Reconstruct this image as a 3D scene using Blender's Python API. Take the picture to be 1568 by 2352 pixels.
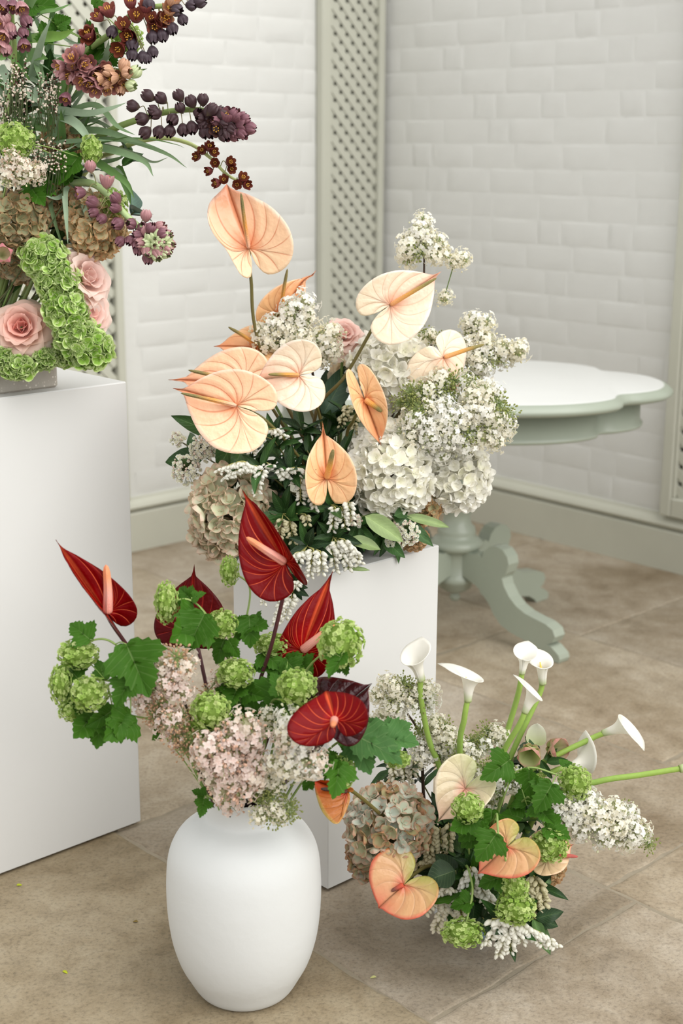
import bpy, math, random
import numpy as np
from mathutils import Matrix, Vector
random.seed(7); RNG = np.random.default_rng(7)
for _o in list(bpy.data.objects): bpy.data.objects.remove(_o)
SC = bpy.context.scene; COL = SC.collection
# ------------------------------------------------------------------ camera, sky, sun, exposure
W_, H_ = 1568, 2352
FPX, CAMH, PITCH, ROLL = 3261.0, 1.5, 0.2533, 0.0052
cam = bpy.data.cameras.new('camera'); camo = bpy.data.objects.new('camera', cam); COL.objects.link(camo)
cam.sensor_fit = 'VERTICAL'; cam.sensor_height = 36; cam.sensor_width = 24; cam.lens = FPX / H_ * 36
cam.dof.use_dof = True; cam.dof.focus_distance = 2.68; cam.dof.aperture_fstop = 3.6; cam.clip_start = .05
_c, _s, _cr, _sr = math.cos(PITCH), math.sin(PITCH), math.cos(ROLL), math.sin(ROLL)
F3 = np.array([0, _c, -_s]); _r = np.array([1., 0, 0]); _u = np.array([0, _s, _c])
R3 = _cr * _r + _sr * _u; U3 = -_sr * _r + _cr * _u
CAMP = np.array([0, 0, CAMH])
camo.matrix_world = Matrix(((R3[0], U3[0], -F3[0], 0), (R3[1], U3[1], -F3[1], 0), (R3[2], U3[2], -F3[2], CAMH), (0, 0, 0, 1)))
SC.camera = camo
wd = bpy.data.worlds.new('daylight'); SC.world = wd; wd.use_nodes = True
_b = wd.node_tree.nodes['Background']; _b.inputs[0].default_value = (1, 1, .995, 1); _b.inputs[1].default_value = .92
sun = bpy.data.lights.new('overcast_sun', 'SUN'); suno = bpy.data.objects.new('overcast_sun', sun); COL.objects.link(suno)
sun.energy = 2.7; sun.angle = math.radians(70); sun.color = (1, .982, .95)
suno.location = (3, -2, 5); suno.rotation_euler = Vector((-.66, .52, -.86)).to_track_quat('-Z', 'Y').to_euler()
SC.view_settings.view_transform = 'Standard'; SC.view_settings.look = 'None'
SC.view_settings.gamma = 1; SC.view_settings.use_curve_mapping = False; SC.view_settings.exposure = .20

# ------------------------------------------------------------------ helpers
def S(r, g, b):
    f = lambda c: (c / 255 / 12.92) if c / 255 < .04045 else ((c / 255 + .055) / 1.055) ** 2.4
    return np.array([f(r), f(g), f(b)])
def ray(px, py): return R3 * ((px - W_ / 2) / FPX) - U3 * ((py - H_ / 2) / FPX) + F3
def P(px, py, Y):                                  # the point seen at a pixel, at distance Y into the room
    d = ray(px, py); return CAMP + d * (Y / d[1])
def G(px, py, z=0.):
    d = ray(px, py); return CAMP + d * ((z - CAMH) / d[2])
def scl(p): return float((np.asarray(p) - CAMP) @ F3) / FPX   # metres per pixel there
def cv(x, y, z): return R3 * x + U3 * y - F3 * z    # picture axes (right, up, towards us) to world
def cvl(B, x, y, z):                                # the same, about the sight line through B
    w = nrm(CAMP - B); r = nrm(R3 - w * (R3 @ w)); return r * x + np.cross(w, r) * y + w * z
def nrm(v): return v / (np.linalg.norm(v) + 1e-12)
YAW = math.radians(43); PA = np.array([math.cos(YAW), math.sin(YAW), 0]); PB = np.array([-math.sin(YAW), math.cos(YAW), 0])
def PQ(p, q, z=0.): return PA * p + PB * q + np.array([0, 0, z])
def basis(y, z):                                   # rotation whose columns are x, y, z axes
    y = nrm(y); z = nrm(z - y * (z @ y)); return np.stack([np.cross(y, z), y, z], 1)
def frame_z(z, spin=None):
    z = nrm(z); a = np.array([0, 0, 1.]) if abs(z[2]) < .9 else np.array([1., 0, 0])
    x = nrm(np.cross(a, z)); y = np.cross(z, x)
    t = random.uniform(0, 6.283) if spin is None else spin
    return np.stack([x * math.cos(t) + y * math.sin(t), -x * math.sin(t) + y * math.cos(t), z], 1)
def smooth_path(pts, n=6):
    p = np.array(pts, float)
    if len(p) < 3: return np.array([p[0] + (p[-1] - p[0]) * t for t in np.linspace(0, 1, n + 1)])
    q = np.vstack([2 * p[0] - p[1], p, 2 * p[-1] - p[-2]]); out = []
    for i in range(1, len(q) - 2):
        for t in np.linspace(0, 1, n, endpoint=False):
            a, b, c, d = q[i - 1:i + 3]
            out.append(.5 * (2 * b + (c - a) * t + (2 * a - 5 * b + 4 * c - d) * t * t + (3 * b - a - 3 * c + d) * t ** 3))
    out.append(p[-1]); return np.array(out)

class Geo:
    def __init__(s): s.v = []; s.f = []; s.uv = []; s.c = []; s.m = []; s.n = 0
    def add(s, v, f, c=(1, 1, 1), uv=None, mi=0):
        v = np.asarray(v, float); n = len(v); c = np.asarray(c, float)
        s.v.append(v); s.c.append(np.broadcast_to(c, (n, 3)) if c.ndim == 1 else c)
        s.uv.append(np.zeros((n, 2)) if uv is None else np.asarray(uv, float))
        f = f if isinstance(f, (list, tuple)) and len(f) and isinstance(f[0], np.ndarray) else [np.asarray(f, int)]
        for a in f: s.f.append(a + s.n); s.m.append(mi)
        s.n += n; return s
    def merge(s, g, M=None, t=None, sc=1., c=None):
        for v, cc, uv in zip(g.v, g.c, g.uv):
            vv = v * sc
            if M is not None: vv = vv @ M.T
            if t is not None: vv = vv + t
            s.v.append(vv); s.c.append(cc if c is None else cc * c); s.uv.append(uv)
        for a, m in zip(g.f, g.m): s.f.append(a + s.n); s.m.append(m)
        s.n += g.n; return s
    def mesh(s, name, mats, origin=(0, 0, 0), smooth=True):
        v = np.concatenate(s.v) - np.asarray(origin); uv = np.concatenate(s.uv); c = np.concatenate(s.c)
        me = bpy.data.meshes.new(name); me.vertices.add(len(v)); me.vertices.foreach_set('co', v.ravel())
        lv = np.concatenate([a.ravel() for a in s.f]); cnt = np.concatenate([np.full(len(a), a.shape[1]) for a in s.f])
        mi = np.concatenate([np.full(len(a), m) for a, m in zip(s.f, s.m)])
        me.loops.add(len(lv)); me.loops.foreach_set('vertex_index', lv)
        me.polygons.add(len(cnt)); me.polygons.foreach_set('loop_start', np.concatenate([[0], np.cumsum(cnt)[:-1]])); me.polygons.foreach_set('loop_total', cnt)
        me.polygons.foreach_set('material_index', mi)
        me.polygons.foreach_set('use_smooth', np.full(len(cnt), smooth))
        l = me.uv_layers.new(name='UVMap'); l.data.foreach_set('uv', uv[lv].ravel())
        a = me.color_attributes.new('Col', 'FLOAT_COLOR', 'POINT'); a.data.foreach_set('color', np.hstack([c, np.ones((len(c), 1))]).ravel())
        for m in (mats if isinstance(mats, (list, tuple)) else [mats]): me.materials.append(m)
        me.update(); me.validate(); return me

def gridf(nu, nv, wrap=False):                     # quads of a (nv rows) x (nu columns) grid
    i = np.arange(nv - 1)[:, None]; j = np.arange(nu if wrap else nu - 1)[None]; j2 = (j + 1) % nu
    return np.stack([i * nu + j, i * nu + j2, (i + 1) * nu + j2, (i + 1) * nu + j], -1).reshape(-1, 4)
def tube(g, pts, rad, n=7, c=(1, 1, 1), c2=None, cap=True, mi=0):
    p = np.asarray(pts, float); k = len(p); rad = np.broadcast_to(rad, k) if np.ndim(rad) < 1 or len(np.atleast_1d(rad)) == k else np.interp(np.linspace(0, 1, k), np.linspace(0, 1, len(rad)), rad)
    t = np.gradient(p, axis=0); t /= np.linalg.norm(t, axis=1)[:, None] + 1e-12
    a = np.array([0, 0, 1.]) if abs(t[0][2]) < .9 else np.array([1., 0, 0]); x = nrm(np.cross(a, t[0])); rows = []
    th = np.linspace(0, 2 * math.pi, n, endpoint=False)
    for i in range(k):
        x = nrm(x - t[i] * (x @ t[i])); y = np.cross(t[i], x)
        rows.append(p[i] + rad[i] * (np.cos(th)[:, None] * x + np.sin(th)[:, None] * y))
    v = np.concatenate(rows); f = [gridf(n, k, True)]
    cc = np.asarray(c, float)
    if c2 is not None: w = np.repeat(np.linspace(0, 1, k), n)[:, None]; cc = cc * (1 - w) + np.asarray(c2) * w
    if cap: f += [np.array([list(range(n))[::-1]]), np.array([list(range((k - 1) * n, k * n))])]
    uv = np.stack([np.tile(np.arange(n) / n, k), np.repeat(np.linspace(0, 1, k), n)], 1)
    g.add(v, f, cc, uv, mi); return g
def lathe(g, prof, n=48, c=(1, 1, 1), o=(0, 0, 0), mi=0):
    th = np.linspace(0, 2 * math.pi, n, endpoint=False); pr = np.asarray(prof, float)
    v = np.stack([pr[:, 0:1] * np.cos(th), pr[:, 0:1] * np.sin(th), np.repeat(pr[:, 1:2], n, 1)], -1).reshape(-1, 3) + np.asarray(o)
    uv = np.stack([np.tile(np.arange(n) / n, len(pr)), np.repeat(np.linspace(0, 1, len(pr)), n)], 1)
    g.add(v, gridf(n, len(pr), True), c, uv, mi); return g
def box(g, lo, hi, M=None, o=(0, 0, 0), c=(1, 1, 1), bev=0., mi=0):
    lo = np.array(lo, float); hi = np.array(hi, float); b = bev
    if b <= 0:
        v = np.array([[(lo, hi)[i][0], (lo, hi)[j][1], (lo, hi)[k][2]] for i in (0, 1) for j in (0, 1) for k in (0, 1)])
        f = np.array([[0, 1, 3, 2], [4, 6, 7, 5], [0, 4, 5, 1], [2, 3, 7, 6], [0, 2, 6, 4], [1, 5, 7, 3]])
        fs = [f]
    else:                                          # chamfered box: 24 vertices
        v = []; idx = {}
        for i in (0, 1):
            for j in (0, 1):
                for k in (0, 1):
                    cnr = np.array([(lo, hi)[i][0], (lo, hi)[j][1], (lo, hi)[k][2]]); sg = np.array([1 - 2 * i, 1 - 2 * j, 1 - 2 * k])
                    for ax in range(3):
                        q = cnr + sg * b; q[ax] = cnr[ax]; idx[i, j, k, ax] = len(v); v.append(q)
        v = np.array(v); quads = []; tris = []
        for ax in range(3):
            a1, a2 = [a for a in range(3) if a != ax]
            for s in (0, 1):
                def I(x, y, AX=ax):
                    t = [0, 0, 0]; t[ax] = s; t[a1] = x; t[a2] = y; return idx[t[0], t[1], t[2], AX]
                quads.append([I(0, 0), I(1, 0), I(1, 1), I(0, 1)])
            for x in (0, 1):
                for y in (0, 1):
                    def J(s, AX):
                        t = [0, 0, 0]; t[ax] = s; t[a1] = x; t[a2] = y; return idx[t[0], t[1], t[2], AX]
                    quads.append([J(0, a1), J(1, a1), J(1, a2), J(0, a2)])
        for i in (0, 1):
            for j in (0, 1):
                for k in (0, 1): tris.append([idx[i, j, k, a] for a in range(3)])
        ctr = (lo + hi) / 2
        def fix(fl):
            out = []
            for f in fl:
                p = v[f]; nn = np.cross(p[1] - p[0], p[2] - p[0]); out.append(f if nn @ (p.mean(0) - ctr) > 0 else f[::-1])
            return np.array(out)
        fs = [fix(quads), fix(tris)]
    if M is not None: v = v @ np.asarray(M).T
    g.add(v + np.asarray(o), fs, c, None, mi); return g
def noise1(a, k=3): return sum(math.sin(a * (i + 1) * 2.3 + i * 1.7) / (i + 1) for i in range(k)) / 1.5

ORG = {}
def link(o, parent=None):
    COL.objects.link(o)
    if parent is not None: o.parent = parent
    return o
def thing(name, label, cat, loc, group=None):
    o = bpy.data.objects.new(name, None); o.location = Vector(loc); o.empty_display_size = .02; link(o)
    ORG[o.name] = np.array(loc, float); o['label'] = label; o['category'] = cat
    if group: o['group'] = group
    return o
def part(g, name, mats, parent, smooth=True, kind=None, label=None):
    org = ORG[parent.name]
    o = bpy.data.objects.new(name, g.mesh(name, mats, org, smooth)); link(o, parent); ORG[o.name] = org
    if kind: o['kind'] = kind
    if label: o['label'] = label
    return o
def inst(me, name, parent, pos, M=None, sc=(1, 1, 1), kind=None):          # one more piece sharing mesh data
    o = bpy.data.objects.new(name, me); link(o, parent); m = np.eye(4)
    m[:3, :3] = (np.eye(3) if M is None else M) * np.array(sc)[None]
    m[:3, 3] = np.asarray(pos) - ORG[parent.name]; o.matrix_basis = Matrix(m.tolist()); ORG[o.name] = ORG[parent.name]
    if kind: o['kind'] = kind
    return o
def solo(g, name, mats, label, cat, loc, group=None, smooth=True):          # a thing that is one mesh
    o = bpy.data.objects.new(name, g.mesh(name, mats, loc, smooth)); o.location = Vector(loc); link(o); ORG[o.name] = np.array(loc, float)
    o['label'] = label; o['category'] = cat
    if group: o['group'] = group
    return o
def structure(g, name, mats, smooth=False):
    o = bpy.data.objects.new(name, g.mesh(name, mats, (0, 0, 0), smooth)); link(o); ORG[o.name] = np.zeros(3); o['kind'] = 'structure'; return o

# ------------------------------------------------------------------ materials
def nodes(name):
    m = bpy.data.materials.new(name); m.use_nodes = True; t = m.node_tree; b = t.nodes['Principled BSDF']
    return m, t, b
class NT:
    def __init__(s, t): s.t = t
    def n(s, typ, **k):
        x = s.t.nodes.new(typ)
        for a, b in k.items(): setattr(x, a, b)
        return x
    def l(s, a, b): s.t.links.new(a, b)
    def math(s, op, a, b=None, c=None, clamp=False):
        x = s.n('ShaderNodeMath', operation=op, use_clamp=clamp)
        for i, q in enumerate((a, b, c)):
            if q is None: continue
            if isinstance(q, (int, float)): x.inputs[i].default_value = q
            else: s.l(q, x.inputs[i])
        return x.outputs[0]
    def mix(s, f, a, b, mode='MIX'):
        x = s.n('ShaderNodeMix', data_type='RGBA', blend_type=mode)
        for i, q in ((0, f), (6, a), (7, b)):
            if isinstance(q, (int, float)): x.inputs[i].default_value = q
            elif isinstance(q, (tuple, list, np.ndarray)): x.inputs[i].default_value = (*q[:3], 1)
            else: s.l(q, x.inputs[i])
        return x.outputs[2]
    def ramp(s, f, stops):
        x = s.n('ShaderNodeValToRGB'); s.l(f, x.inputs[0]); e = x.color_ramp.elements
        while len(e) < len(stops): e.new(.5)
        for q, (p, c) in zip(e, stops): q.position = p; q.color = (*c, 1) if not np.isscalar(c) else (c, c, c, 1)
        return x.outputs[0]
    def noise(s, scale, detail=4, rough=.55, vec=None, dist=0.):
        x = s.n('ShaderNodeTexNoise'); x.inputs['Scale'].default_value = scale; x.inputs['Detail'].default_value = detail; x.inputs['Roughness'].default_value = rough; x.inputs['Distortion'].default_value = dist
        if vec is not None: s.l(vec, x.inputs['Vector'])
        return x.outputs['Fac']
    def bump(s, h, strength, dist, b):
        x = s.n('ShaderNodeBump'); x.inputs['Strength'].default_value = strength; x.inputs['Distance'].default_value = dist
        s.l(h, x.inputs['Height']); s.l(x.outputs[0], b.inputs['Normal']); return x.outputs[0]
def thin(nt, b, col, amount):                      # light through a petal or leaf
    if amount <= 0: return
    out = [n for n in nt.t.nodes if n.type == 'OUTPUT_MATERIAL'][0]
    tr = nt.n('ShaderNodeBsdfTranslucent'); mx = nt.n('ShaderNodeMixShader'); mx.inputs[0].default_value = amount
    nt.l(col, tr.inputs[0]); nt.l(b.outputs[0], mx.inputs[1]); nt.l(tr.outputs[0], mx.inputs[2]); nt.l(mx.outputs[0], out.inputs[0])
def colmat(name, rough=.5, tl=.2, spec=.4, var=.12, bump=0., coat=0., nscale=120, veins=0):
    m, t, b = nodes(name); nt = NT(t)
    a = nt.n('ShaderNodeVertexColor', layer_name='Col').outputs[0]
    tc = nt.n('ShaderNodeTexCoord').outputs['Object']
    ns = nt.noise(nscale, 3, .6, tc)
    f = nt.math('MULTIPLY_ADD', ns, 2 * var, 1 - var)
    cx = nt.n('ShaderNodeCombineColor'); [nt.l(f, cx.inputs[i]) for i in range(3)]
    col = nt.mix(1., a, cx.outputs[0], 'MULTIPLY')
    h = ns
    if veins:
        sep = nt.n('ShaderNodeSeparateXYZ'); nt.l(nt.n('ShaderNodeTexCoord').outputs['UV'], sep.inputs[0])
        au = nt.math('ABSOLUTE', nt.math('SUBTRACT', sep.outputs[0], .5))
        w = nt.math('PINGPONG', nt.math('MULTIPLY_ADD', sep.outputs[1], veins, nt.math('MULTIPLY', au, -veins * .55)), .5)
        lat = nt.math('SUBTRACT', 1., nt.math('MULTIPLY', w, 9., clamp=True), clamp=True)
        mid = nt.math('SUBTRACT', 1., nt.math('MULTIPLY', au, 45., clamp=True), clamp=True)
        vm = nt.math('MULTIPLY', nt.math('MAXIMUM', nt.math('MULTIPLY', lat, .35), mid), .5)
        lite = nt.mix(.35, nt.mix(1., col, (1.7, 1.6, 1.5), 'MULTIPLY'), S(190, 205, 150))
        col = nt.mix(vm, col, lite); h = nt.math('ADD', nt.math('MULTIPLY', ns, .3), nt.math('MULTIPLY', vm, -1.2))
    nt.l(col, b.inputs['Base Color']); b.inputs['Roughness'].default_value = rough; b.inputs['Specular IOR Level'].default_value = spec
    b.inputs['Coat Weight'].default_value = coat; b.inputs['Coat Roughness'].default_value = .2
    if bump: nt.bump(h, bump, .001, b)
    thin(nt, b, col, tl); return m
M_PETAL = colmat('soft_petal', .6, .45, .2, .05)
M_BELL = colmat('velvet_bell', .5, .12, .35, .18, .2)
M_FLORET = colmat('floret', .65, .45, .15, .06)
M_STEM = colmat('stem', .45, 0, .4, .12, .2)
M_TWIG = colmat('dark_twig', .6, 0, .3, .2, .5)
M_GLOSSY = colmat('glossy_leaf', .36, .08, .22, .18, .5, .0, 60, 9)
M_LEAF = colmat('soft_leaf', .55, .22, .12, .14, .6, 0, 60, 8)
M_STRAP = colmat('strap_leaf', .5, .18, .3, .12, .2)
def plain(name, c, rough=.5, spec=.4, var=.04, nscale=8, bump=0., bscale=60, bd=.001, metal=0):
    m, t, b = nodes(name); nt = NT(t); tc = nt.n('ShaderNodeTexCoord').outputs['Object']
    ns = nt.noise(nscale, 5, .6, tc)
    col = nt.ramp(ns, [(.25, tuple(np.clip(c * (1 - var), 0, 1))), (.75, tuple(np.clip(c * (1 + var), 0, 1)))])
    nt.l(col, b.inputs['Base Color']); b.inputs['Roughness'].default_value = rough; b.inputs['Specular IOR Level'].default_value = spec
    if bump: nt.bump(nt.noise(bscale, 5, .6, tc), bump, bd, b)
    return m
def spathe_mat(name, inner, mid, rim, lobe, vein, n=9, rough=.28, tl=.25, vs=.8, tipc=None, pucker=.6, coat=.35, spec=.5, vw=12.):
    m, t, b = nodes(name); nt = NT(t); tcn = nt.n('ShaderNodeTexCoord')
    sep = nt.n('ShaderNodeSeparateXYZ'); nt.l(tcn.outputs['UV'], sep.inputs[0]); u, v = sep.outputs[0], sep.outputs[1]
    au = nt.math('MULTIPLY', nt.math('ABSOLUTE', nt.math('SUBTRACT', u, .5)), 2.)
    col = nt.ramp(v, [(0., tuple(inner)), (.38, tuple(mid)), (.9, tuple(mid)), (.985, tuple(rim))])
    lf = nt.math('MULTIPLY', nt.math('SUBTRACT', au, .38, clamp=True), 2.4, clamp=True)
    col = nt.mix(nt.math('MULTIPLY', lf, nt.math('MULTIPLY', v, .9)), col, lobe)
    if tipc is not None:
        tf = nt.math('MULTIPLY', nt.math('SUBTRACT', 1., nt.math('MULTIPLY', au, 5., clamp=True), clamp=True), nt.math('POWER', v, 1.5))
        col = nt.mix(tf, col, tipc)
    mott = nt.noise(45, 4, .6, tcn.outputs['Object']); col = nt.mix(nt.math('MULTIPLY', mott, .18), col, nt.mix(1., col, (1.0, .84, .74), 'MULTIPLY'))
    pp = nt.math('PINGPONG', nt.math('MULTIPLY', nt.math('SUBTRACT', u, .5), 2. * n), .5)     # 0 on a vein
    wid = nt.math('MULTIPLY_ADD', v, vw, 5.)
    vm = nt.math('SUBTRACT', 1., nt.math('MULTIPLY', pp, wid, clamp=True), clamp=True)
    fade = nt.math('MULTIPLY', nt.math('SUBTRACT', 1.04, v, clamp=True), 3.2, clamp=True); vm = nt.math('MAXIMUM', vm, nt.math('SUBTRACT', 1., nt.math('MULTIPLY', au, 38., clamp=True), clamp=True))
    vf = nt.math('MULTIPLY', nt.math('MULTIPLY', vm, fade), vs)
    col = nt.mix(vf, col, vein)
    nt.l(col, b.inputs['Base Color']); b.inputs['Roughness'].default_value = rough; b.inputs['Specular IOR Level'].default_value = .5
    b.inputs['Coat Weight'].default_value = coat; b.inputs['Coat Roughness'].default_value = .12; b.inputs['Specular IOR Level'].default_value = spec
    cross = nt.noise(70, 2, .5, tcn.outputs['Object'])
    h = nt.math('ADD', nt.math('POWER', nt.math('MULTIPLY', pp, 2.), .5), nt.math('MULTIPLY', cross, 1.1))
    nt.bump(h, pucker, .0034, b); thin(nt, b, col, tl); return m
def spadix_mat(name, c0, c1, c2, p=(.0, .4, .75)):
    m, t, b = nodes(name); nt = NT(t); tcn = nt.n('ShaderNodeTexCoord')
    sep = nt.n('ShaderNodeSeparateXYZ'); nt.l(tcn.outputs['UV'], sep.inputs[0])
    col = nt.ramp(sep.outputs[1], [(p[0], tuple(c0)), (p[1], tuple(c1)), (p[2], tuple(c2))])
    mp = nt.n('ShaderNodeMapping'); mp.inputs['Scale'].default_value = (14, 46, 1); nt.l(tcn.outputs['UV'], mp.inputs[0])
    vo = nt.n('ShaderNodeTexVoronoi'); vo.inputs['Scale'].default_value = 1; vo.inputs['Randomness'].default_value = .25; nt.l(mp.outputs[0], vo.inputs['Vector'])
    col = nt.mix(nt.math('MULTIPLY', nt.math('SUBTRACT', .5, vo.outputs['Distance'], clamp=True), .35), col, (1, .9, .75))
    nt.l(col, b.inputs['Base Color']); b.inputs['Roughness'].default_value = .45
    nt.bump(nt.math('SUBTRACT', 1., vo.outputs['Distance']), .8, .0015, b); return m

# ------------------------------------------------------------------ the room
PAINT = plain('white_wall_paint', S(216, 216, 212), .55, .3, .015, 3, .5, 35, .004)
SAGE = plain('sage_paint', S(189, 189, 175), .45, .4, .03, 6, .15, 40, .002)
DARKV = plain('dark_vent', S(116, 115, 102), .8, .1, .1)  # darkness of the lattice cavity put into the colour; reused on plinth bases
QL, PR = 4.35, 4.28                                # the two wall planes
WH = 3.1
def stone_mat():
    m, t, b = nodes('worn_limestone'); nt = NT(t); tc = nt.n('ShaderNodeTexCoord').outputs['Object']
    a = nt.n('ShaderNodeVertexColor', layer_name='Col').outputs[0]
    n1 = nt.noise(2.2, 6, .62, tc, .4); n2 = nt.noise(11, 7, .7, tc, .3); n3 = nt.noise(120, 4, .7, tc)
    c1 = nt.ramp(n1, [(.30, tuple(S(146, 132, 112))), (.47, tuple(S(178, 168, 150))), (.66, tuple(S(196, 190, 178)))])
    c2 = nt.ramp(n2, [(.30, tuple(S(126, 112, 92))), (.48, tuple(S(174, 162, 144))), (.72, tuple(S(204, 197, 184)))])
    c = nt.mix(.5, c1, c2)
    c = nt.mix(1., c, nt.ramp(n3, [(.28, .62), (.5, 1.), (.8, 1.12)]), 'MULTIPLY')
    blot = nt.ramp(nt.noise(5.5, 6, .72, tc, .8), [(.62, 0.), (.75, .55)])
    c = nt.mix(blot, c, S(116, 103, 84))
    c = nt.mix(1., c, a, 'MULTIPLY'); c = nt.mix(1., c, nt.ramp(nt.noise(1.3, 5, .65, tc, .6), [(.32, tuple(S(180, 170, 152))), (.52, tuple(S(226, 222, 214))), (.7, tuple(S(236, 234, 230)))]), 'MULTIPLY'); nt.l(c, b.inputs['Base Color']); b.inputs['Roughness'].default_value = .62; b.inputs['Specular IOR Level'].default_value = .3
    h = nt.math('ADD', nt.math('MULTIPLY', n2, 1.0), nt.math('MULTIPLY', n3, .22)); nt.bump(h, .7, .006, b); return m
STONE = stone_mat()
MORTAR = plain('lime_mortar', S(146, 136, 118), .85, .2, .14, 30, .6, 90, .003)
g = Geo(); box(g, (-1.2, -.6, -.08), (PR + .1, QL + .1, -.0026), np.stack([PA, PB, [0, 0, 1]], 1)); floor = structure(g, 'floor', MORTAR)
def flagstone(p0, p1, q0, q1, tint, seed):
    rr = random.Random(seed); gp = .0032; p0 += gp; p1 -= gp; q0 += gp; q1 -= gp; out = []
    for (a, b) in (((p0, q0), (p1, q0)), ((p1, q0), (p1, q1)), ((p1, q1), (p0, q1)), ((p0, q1), (p0, q0))):
        n = max(3, int(math.hypot(b[0] - a[0], b[1] - a[1]) / .04))
        for i in range(n):
            t = i / n; j = 0 if i == 0 else 1
            out.append((a[0] + (b[0] - a[0]) * t + j * rr.uniform(-.0048, .0048), a[1] + (b[1] - a[1]) * t + j * rr.uniform(-.0048, .0048)))
    o = np.array(out); n = len(o); ctr = o.mean(0); dz = rr.uniform(-.0012, .0008); rows = []
    for ins, z in ((0, -.03), (0, -.0028 + dz), (.004, -.0009 + dz), (.010, dz)):
        d = o - ctr; q = o - d / np.linalg.norm(d, axis=1)[:, None] * ins
        rows.append(np.stack([q[:, 0:1] * PA + q[:, 1:2] * PB], 1).reshape(-1, 3) + np.array([0, 0, z]))
    g = Geo(); g.add(np.concatenate(rows), [gridf(n, 4, True), np.array([list(range(3 * n, 4 * n))])], tint)
    part(g, 'flagstone', STONE, floor, smooth=False)
_cols = {(-1.2, -.2): [-.6, .4, 1.3, 2.2, 3.1, 4.34], (-.2, .4): [-.6, .3, 1.2, 2.0, 2.9, 4.34], (.4, 1.01): [-.6, .2, 1.1, 1.9, 2.75, 3.6, 4.34],
         (1.01, 1.622): [-.6, .25, 1.02, 2.72, 3.5, 4.34], (1.622, 2.235): [-.6, .55, 1.503, 2.473, 3.42, 4.34], (2.235, 2.845): [-.6, .62, 1.578, 2.30, 3.3, 4.34],
         (2.845, 3.455): [-.6, .4, 1.2, 1.86, 2.78, 3.7, 4.34], (3.455, 4.27): [-.6, .5, 1.5, 2.595, 3.4, 4.34]}
for k, ((a, b), qs) in enumerate(_cols.items()):
    for i in range(len(qs) - 1):
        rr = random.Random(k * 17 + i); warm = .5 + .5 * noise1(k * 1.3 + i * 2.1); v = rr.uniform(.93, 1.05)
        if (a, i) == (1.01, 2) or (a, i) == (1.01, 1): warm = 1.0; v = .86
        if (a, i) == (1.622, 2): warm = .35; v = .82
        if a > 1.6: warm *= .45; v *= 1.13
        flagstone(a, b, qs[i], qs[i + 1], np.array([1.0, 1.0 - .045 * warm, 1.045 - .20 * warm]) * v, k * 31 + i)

# walls with painted bricks
g = Geo(); box(g, (-1.2, QL, 0), (PR + .2, QL + .2, WH), np.stack([PA, PB, [0, 0, 1]], 1)); wall_l = structure(g, 'wall_left', PAINT)
g = Geo(); box(g, (PR, -.6, 0), (PR + .2, QL, WH), np.stack([PA, PB, [0, 0, 1]], 1)); wall_r = structure(g, 'wall_right', PAINT)
def brick_mesh(seed):
    rr = np.random.default_rng(seed); xs = [-.5, -.485, -.46, -.25, 0, .25, .46, .485, .5]; zs = [-.5, -.46, -.39, 0, .39, .46, .5]; nx, nz = 9, 7; v = []
    for z in zs:
        for x in xs:
            ex = max(0, (abs(x) - .44) / .06); ez = max(0, (abs(z) - .36) / .14)
            dd = .0019 * (1 - min(1, ex ** 2 + ez ** 2)) + rr.normal(0, .00035)
            v.append((x + rr.normal(0, .004), -dd, z + rr.normal(0, .012)))
    g = Geo(); g.add(v, gridf(nx, nz)[:, ::1]); return g.mesh('painted_brick', PAINT)
BRICKS = [brick_mesh(i) for i in range(8)]
def lay(wall, M, along0, along1, plane, skip, z0=.21, z1=2.25, stretch=.228, head=.112, course=.0925):
    r = 0; z = z0
    while z < z1:
        x = along0 - random.uniform(0, .2); k = r % 2
        while x < along1:
            L = stretch if (k % 2 == 0 or random.random() < .45) else head; L *= random.uniform(.94, 1.06); k += 1; c = x + L / 2
            if not any(a < c + L * .35 and c - L * .35 < b for a, b in skip):
                inst(random.choice(BRICKS), 'brick', wall, plane(c, z + course / 2), M, (L - .005, random.uniform(.35, 1.1), course - .0045))
            x += L
        z += course; r += 1
ML = np.stack([PA, PB, [0, 0, 1]], 1); MR = np.stack([-PB, PA, [0, 0, 1]], 1)
lay(wall_l, ML, 1.95, 3.88, lambda c, z: PQ(c, QL, z), [(2.35, 2.97)])
lay(wall_r, MR, -4.33, -2.88, lambda c, z: PQ(PR, -c, z), [])
_bp = [(.0, 0), (.030, 0), (.030, .145), (.022, .151), (.012, .152), (.012, .158), (.030, .162), (.034, .171), (.027, .184), (.013, .198), (.010, .206), (0, .206)]
for nm, a, b in (('baseboard_left', lambda d: PQ(-1.2, QL - d), lambda d: PQ(PR - d, QL - d)), ('baseboard_right', lambda d: PQ(PR - d, QL - d), lambda d: PQ(PR - d, -.6))):
    g = Geo(); v = [a(d) + np.array([0, 0, z]) for d, z in _bp] + [b(d) + np.array([0, 0, z]) for d, z in _bp]
    g.add(v, gridf(len(_bp), 2)); structure(g, nm, SAGE)

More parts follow.
